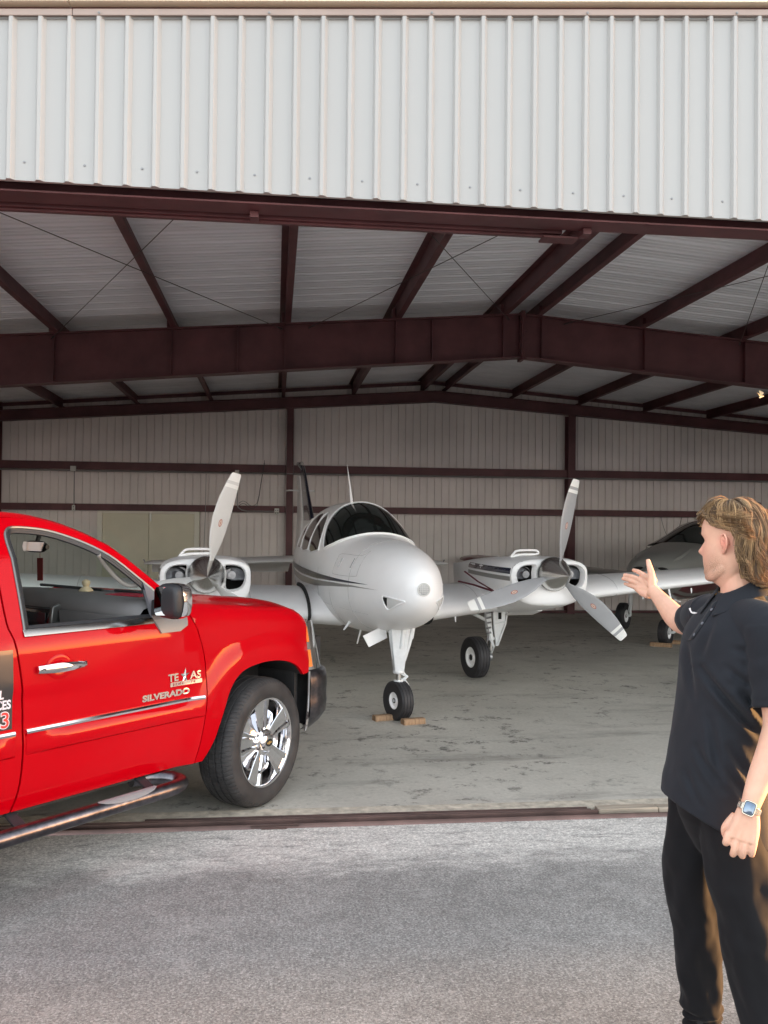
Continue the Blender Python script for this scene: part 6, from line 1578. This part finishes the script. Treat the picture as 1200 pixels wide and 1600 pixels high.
# sides: sweep from the front hairline back over the ear
for s_ in (1, -1):
    for i in range(70):
        ph0 = s_*rh.uniform(20, 85); th0 = rh.uniform(18, 56)
        clump(th0, ph0, 172, rh.uniform(.010, .020), rh.uniform(1.3, 2.0), 16, rh.uniform(.03, .20), 2.0, 14, .0011, dth=rh.uniform(3.6, 5.6))
# fringe
for i in range(34):
    clump(rh.uniform(12, 32), rh.uniform(-42, 12), 60, rh.uniform(.016, .026), rh.uniform(.0, .3), 10, .012, 2.5, 11, .0011, dth=rh.uniform(5.5, 7.5), frn=True)
# fly-aways
for i in range(70):
    clump(rh.uniform(3, 70), rh.uniform(-180, 180), 160, rh.uniform(.024, .040), rh.uniform(.2, 1.2), 10, rh.uniform(0, .06), 2, 1, .0006, dth=7)
o_ = len(under.v); under.cur = 0
hobj = pl(hm).build('hair', hairm, person, smooth=True)
at_ = hobj.data.attributes.new('lock', 'FLOAT', 'POINT'); at_.data.foreach_set('value', LOCKV)
um = mat('hair_under', (.10, .058, .032), .8, n1=(60, .3, 4, (1, 1, .2)), bump=(120, .5, .002))
pl(under).build('hair_underlayer', um, hobj)
# eyebrows and eyes
for s_ in (1, -1):
    mb = MB(); ball(mb, HP(.0585, s_*.031, .0), .0115); ey = pl(mb).build('eye', mat('eye_white', (.7, .68, .66), .1), person)
    mb = MB(); ball(mb, HP(.066, s_*.031, .0), .0052, None, (1, 1, 1), 8); pl(mb).build('iris', mat('iris', (.06, .05, .04), .1), ey)
    mb = MB(); 
    for k in range(26):
        q = k/25; l0 = s_*(.012+.036*q); f, l = head_point(.020+.006*math.sin(q*2.6), math.atan2(l0/.075, 1)*1.0); p = HP(f+.001, l0, .019+.007*math.sin(q*2.6)); mb.tube([p, p+HL*(s_*.007)+HU*.002+HF*(-.001)], [.0009, .0003], 3)
    pl(mb).build('eyebrow', mat('brow_hair', (.10, .06, .035), .7), person)
# stubble: thin darker shell on the jaw (short hair, real colour)
# ---------------- polo shirt
black_cloth = mat('polo_cloth', (.0110, .0128, .0175), .82, spec=.22, sheen=.06, n1=(5, .12), bump=(900, .25, .0006))
folds = [((-.095, 1.345), (.075, 1.150), .008), ((-.02, 1.36), (.085, 1.275), .006), ((.0, 1.32), (.085, 1.225), .006), ((.02, 1.28), (.09, 1.19), .005), ((-.07, 1.20), (-.04, 1.02), .004), ((-.01, 1.12), (.05, 1.0), .004), ((-.11, 1.10), (-.03, .98), .004), ((-.15, 1.42), (-.12, 1.25), .003), ((-.06, 1.5), (-.10, 1.38), .003), ((-.02, 1.05), (.06, .93), .004), ((-.14, 1.02), (-.10, .9), .003), ((.0, 1.42), (.07, 1.40), .004)]
def foldd(a, z):
    d = 0
    for (a0, z0), (a1, z1), dp in folds:
        L2 = (a1-a0)**2+(z1-z0)**2; t_ = ((a-a0)*(a1-a0)+(z-z0)*(z1-z0))/L2
        tt = min(1, max(0, t_)); ds = math.hypot(a-a0-tt*(a1-a0), z-z0-tt*(z1-z0)); sg = ((a-a0)*(z1-z0)-(z-z0)*(a1-a0)); e_ = math.sin(math.pi*min(1, max(0, .08+.84*tt)))
        d -= dp*e_*gs(ds, .010); d += dp*.8*e_*gs(ds-.020, .014)
    return d*2.6
TT = [(.84, .152, .200, -.062), (.93, .148, .192, -.062), (1.05, .137, .178, -.054), (1.15, .130, .177, -.043), (1.28, .130, .190, -.026), (1.38, .130, .203, -.013), (1.45, .122, .200, -.004), (1.49, .108, .182, .004), (1.52, .092, .145, .008), (1.545, .078, .100, .012), (1.56, .070, .078, .014), (1.575, .064, .070, .014)]
sh = MB(); rings = []
nz = 84
for i in range(nz):
    z0 = .84+(1.575-.84)*i/(nz-1); dF, dL, ac = smooth_tab(TT, z0); ring = []
    for k in range(110):
        al = 2*math.pi*k/110; c, s_ = math.cos(al), math.sin(al); n_ = 2.3
        off = FC*(dF*math.copysign(abs(c)**(2/n_), c)*(1.0 if c > 0 else 1.05))+LFT*(dL*math.copysign(abs(s_)**(2/n_), s_))
        p = W(ac, 0, z0)+off; a_ = (p-PP0).dot(VR); b_ = (p-PP0).dot(VF)
        d = (foldd(a_, z0) if b_ < .03 else 0)+.0035*noise.noise(V(a_*7, b_*7, z0*5))+.0015*noise.noise(V(a_*22, b_*22, z0*14))
        if z0 < 1.0: d += .006*math.sin(al*3+1)*((1.0-z0)/.16)
        p = p+off.normalized()*d
        if z0 < 1.0: p.z += (.075*c-.012*s_)*((1.0-z0)/.16)+ .0
        ring.append(p)
    rings.append(ring)
sh.loft(rings)
def sleeve(mb, A_, B_, r0, r1, seed, ex=(1, 1)):
    t_ = (B_-A_); n_ = 26; L = t_.length; t_.normalize(); x = t_.cross(V(0, 0, 1)) if abs(t_.z) < .9 else t_.cross(V(1, 0, 0)); x.normalize(); y = t_.cross(x); rings = []
    for i in range(n_):
        q = i/(n_-1); r_ = r0+(r1-r0)*q; ring = []
        for k in range(60):
            al = 2*math.pi*k/60; d = .0045*math.sin(q*14+math.sin(al*2+seed)*1.6+al)*(.3+q)*(1-q*.6)+.003*noise.noise(V(math.cos(al)*2+seed, math.sin(al)*2, q*5))
            if .90 < q < .93: d -= .0022
            ring.append(A_+t_*(L*q)+(x*math.cos(al)*ex[0]+y*math.sin(al)*ex[1])*(r_+d))
        rings.append(ring)
    mb.loft(rings)
sleeve(sh, LS+V(0, 0, .01)-VR*.004, mid(LS, LE, .80)+VR*.004, .074, .070, 1.0)
limb(sh, [(W(.012, -.02, 1.515), .066), (W(.045, -.08, 1.492), .076), (LS+V(0, 0, -.006), .077), (mid(LS, LE, .3), .074)], 40)
limb(sh, [(W(.005, .03, 1.515), .066), (W(-.03, .08, 1.490), .074), (RS+V(0, 0, -.006), .075), (mid(RS, RE, .3), .068)], 40)
sleeve(sh, RS-(RE-RS)*.1, mid(RS, RE, .66), .072, .0615, 4.0)
shirt = pl(sh).build('polo_shirt', black_cloth, person, remesh=.0048, sm=2)
# cut-in neck band, collar leaves, placket, buttons
dg = bpy.context.evaluated_depsgraph_get(); dg.update()
ev = shirt.evaluated_get(dg); me_ = ev.to_mesh(); BV = BVHTree.FromPolygons([v.co.copy() for v in me_.vertices], [tuple(p.vertices) for p in me_.polygons]); ev.to_mesh_clear()
def on_shirt(a, z, off=.002, b0=-1.0):
    o = W(a, b0, z)-PP0; h = BV.ray_cast(o, VF)
    if h[0] is None: return None
    return h[0]+h[1]*off+PP0
colm = mat('collar_cloth', (.0125, .0145, .0195), .8, spec=.22, sheen=.06, bump=(500, .35, .0008))
mb = MB(); rows = []
NC = 44
for j in range(6):
    q = j/5; row = []
    for k in range(NC+1):
        # angle round the neck, opening at the front (facing direction)
        al = R(16)+R(328)*k/NC
        d = FC*math.cos(al)+LFT*math.sin(al); fr_ = abs(math.cos(al)) if math.cos(al) > 0 else 0
        tipk = max(0, 1-min(k, NC-k)/9.0)
        rin = .068; rout = .104+.020*tipk
        r_ = rin+(rout-rin)*max(0, (q-.35)/.65) if q > .35 else rin+.002*(1-q/.35)
        zc_ = 1.596+.022*(1-math.cos(al))/2-.030*fr_
        z = zc_+ (.012*(q/.35) if q <= .35 else .012-(.050+.030*tipk)*((q-.35)/.65)**1.1)
        row.append(W(.016, .004, 0)+d*r_+V(0, 0, z))
    rows.append(row)
mb.loft(rows, closed=False); co = pl(mb).build('collar', colm, shirt); co.modifiers.new('s', 'SOLIDIFY').thickness = .0035; q_ = co.modifiers.new('u', 'SUBSURF'); q_.levels = 1; q_.render_levels = 1
btn = mat('button', (.10, .11, .13), .35, coat=.3)
path = [(-.063, 1.538), (-.082, 1.505), (-.103, 1.470), (-.125, 1.435)]
mb = MB(); L_, R_2 = [], []
for i in range(13):
    q = i/12; a_ = -.055+(-.132+.055)*q; z_ = 1.548+(1.420-1.548)*q
    p1 = on_shirt(a_-.010, z_-.006, .0025); p2 = on_shirt(a_+.010, z_+.006, .0025)
    if p1 and p2: L_.append(p1); R_2.append(p2)
if len(L_) > 2: mb.loft([L_, R_2], closed=False); pk = pl(mb).build('placket', colm, shirt); pk.modifiers.new('s', 'SOLIDIFY').thickness = .002
for a_, z_ in ((-.066, 1.522), (-.094, 1.478), (-.118, 1.440)):
    p = on_shirt(a_, z_, .004)
    if p:
        h = BV.ray_cast(W(a_, -1, z_)-PP0, VF); n_ = h[1]; M = n_.to_track_quat('Z', 'Y').to_matrix()
        mb = MB(); mb.lathe([(0, .0005), (.0028, .0), (.0045, .0012), (.0055, .0004), (.0055, -.002)], tuple(p), 'Z', 14, M); pl(mb).build('button', btn, shirt)
# small white curved tick on the chest
tick = [(-.020, .006), (-.011, -.006), (-.004, -.008), (.006, -.005), (.021, .001), (.004, -.0015), (-.004, -.0025), (-.010, .0015), (-.0125, .010)]
mb = MB(); ps = []
for u, v in tick:
    p = on_shirt(-.128+u*.8, 1.502+v, .0022); ps.append(p)
if all(p is not None for p in ps): mb.add(ps, [tuple(range(len(ps)))]); pl(mb).build('chest_logo', mat('logo_white', (.75, .75, .75), .5), shirt, smooth=False, fix=True)
# ---------------- trousers
tc_ = mat('jogger_cloth', (.0075, .0075, .009), .85, spec=.15, sheen=.05, n1=(6, .15), bump=(700, .3, .0006))
tr = MB()
def trouser(mb, C_, RR_, seed):
    P = [tuple(p)+(r_,) for p, r_ in zip(C_, RR_)]; cs_ = curve_pts(P, 10); n_ = len(cs_); rings = []
    for i, c in enumerate(cs_):
        q = i/(n_-1); p = V(*c[:3]); ring = []
        for k in range(64):
            al = 2*math.pi*k/64; d_ = V(math.cos(al), math.sin(al), 0)
            low = sst(.55, 1.0, q)
            d = .011*noise.noise(V(math.cos(al)*1.6+seed, math.sin(al)*1.6, q*9))+.0035*noise.noise(V(math.cos(al)*3+seed, math.sin(al)*3, q*26))+low*.019*math.sin(q*58+1.5*math.sin(al+seed)+al*1.0)*(.6+.4*math.sin(al*2+seed))+.004*math.sin(q*21+al*2+seed)*sst(.3, .6, q)
            ring.append(p+d_*(c[3]+d))
        rings.append(ring)
    mb.loft(rings)
trouser(tr, [W(-.098, .060, .98), W(-.112, .075, .86), W(-.128, .090, .70), W(-.132, .105, .56), W(-.118, .115, .44), W(-.108, .128, .30), W(-.100, .140, .17), W(-.097, .145, .135), W(-.096, .146, .095)], [.088, .096, .095, .088, .080, .073, .066, .056, .047], 1.3)
trouser(tr, [W(-.025, -.055, .98), W(-.008, -.080, .86), W(.018, -.105, .72), W(.040, -.125, .60), W(.058, -.145, .48), W(.092, -.160, .32), W(.122, -.178, .18), W(.128, -.184, .135), W(.131, -.186, .095)], [.090, .100, .101, .095, .085, .078, .068, .056, .047], 4.1)
rings = []
for z, dF, dL, ac in ((1.04, .105, .145, -.060), (.98, .110, .150, -.060), (.90, .118, .155, -.058), (.85, .108, .135, -.058), (.80, .085, .105, -.060), (.75, .055, .07, -.062), (.71, .02, .03, -.064)):
    rings.append([W(ac, 0, z)+FC*(dF*math.cos(2*math.pi*k/48))+LFT*(dL*math.sin(2*math.pi*k/48)) for k in range(48)])
tr.loft(rings)
pants = pl(tr).build('joggers', tc_, person, remesh=.0055, sm=2)
for A_ in (RLEG[-1][0], LLEG[-1][0]):
    mb = MB(); mb.tube([A_+V(0, 0, .035), A_+V(0, 0, -.002)], [.0485, .047], 24); pl(mb).build('cuff', mat('cuff_rib', (.014, .014, .016), .8, bump=(200, .5, .001)), pants)
# shoes
for A_ in (RLEG[-1][0], LLEG[-1][0]):
    mb = MB(); rings = []
    for x, w_, h_, z0 in ((.055, .030, .055, .018), (.035, .038, .075, .015), (.0, .040, .085, .013), (-.05, .043, .075, .013), (-.11, .048, .052, .013), (-.16, .044, .040, .014), (-.185, .030, .030, .016)):
        rings.append([V(A_.x+x, A_.y+w_*math.cos(a), z0+h_*.5+h_*.5*math.sin(a)) for a in [2*math.pi*k/20 for k in range(20)]])
    mb.loft(rings); s_o = pl(mb).build('shoe', mat('shoe_black', (.02, .02, .022), .6), person, subd=1)
    mb = MB(); rings = []
    for x, w_ in ((.062, .030), (.04, .040), (-.05, .046), (-.12, .051), (-.17, .045), (-.195, .025)):
        rings.append([V(A_.x+x, A_.y+w_, .001), V(A_.x+x, A_.y+w_, .024), V(A_.x+x, A_.y-w_, .024), V(A_.x+x, A_.y-w_, .001)])
    mb.loft(rings); pl(mb).build('sole', mat('sole_white', (.6, .6, .58), .6), s_o, smooth=False)
# ---------------- watch
wc = mid(LE, LWR, .93); axw = (LWR-LE).normalized(); ow = -(VF-axw*VF.dot(axw)).normalized(); ow = (ow+VR*(-.12)).normalized(); ow = (ow-axw*ow.dot(axw)).normalized(); sw_ = axw.cross(ow)
MWt = Matrix((sw_, axw, ow)).transposed()
mb = MB(); K = 24
def rr(w_, h_, z, n_=4.5): return [wc+MWt @ V(w_*math.copysign(abs(math.cos(2*math.pi*k/K))**(2/n_), math.cos(2*math.pi*k/K)), h_*math.copysign(abs(math.sin(2*math.pi*k/K))**(2/n_), math.sin(2*math.pi*k/K)), z) for k in range(K)]
mb.loft([rr(.0165, .0200, .025), rr(.0180, .0215, .028), rr(.0182, .0218, .033), rr(.0170, .0205, .0365)]); 
mb.lathe([(0, .0), (.0035, 0), (.0035, .003), (0, .003)], tuple(wc+MWt @ V(-.0195, -.008, .031)), 'Z', 10, MWt @ Matrix.Rotation(-math.pi/2, 3, 'Y'))
wt = pl(mb).build('wrist_watch', mat('watch_case', (.62, .56, .47), .25, metal=.9), person)
mb = MB(); mb.loft([rr(.0155, .0190, .0366), rr(.0150, .0185, .0376)]); pl(mb).build('watch_bezel', blackg, wt)
mb = MB(); mb.loft([rr(.0135, .0165, .0377), rr(.0132, .0162, .0379)]); pl(mb).build('watch_screen', mat('watch_screen', (.10, .15, .22), .06, coat=1, spec=.8, metal=.6), wt)
mb = MB()
for k in range(26):
    a = math.pi*2*k/26
    if abs(a-math.pi/2) < .45: continue
    c = wc+MWt @ V(.0315*math.cos(a), 0, .0305*math.sin(a)); t_ = MWt @ V(-math.sin(a), 0, math.cos(a)); mb.bar(c-t_*.0034, c+t_*.0034, .0185 if abs(a-math.pi/2) < .9 else .0165, .003, tuple(MWt @ V(math.cos(a), 0, math.sin(a))))
pl(mb).build('watch_band', MATS['watch_case'], wt, smooth=False, bevel=.0006)
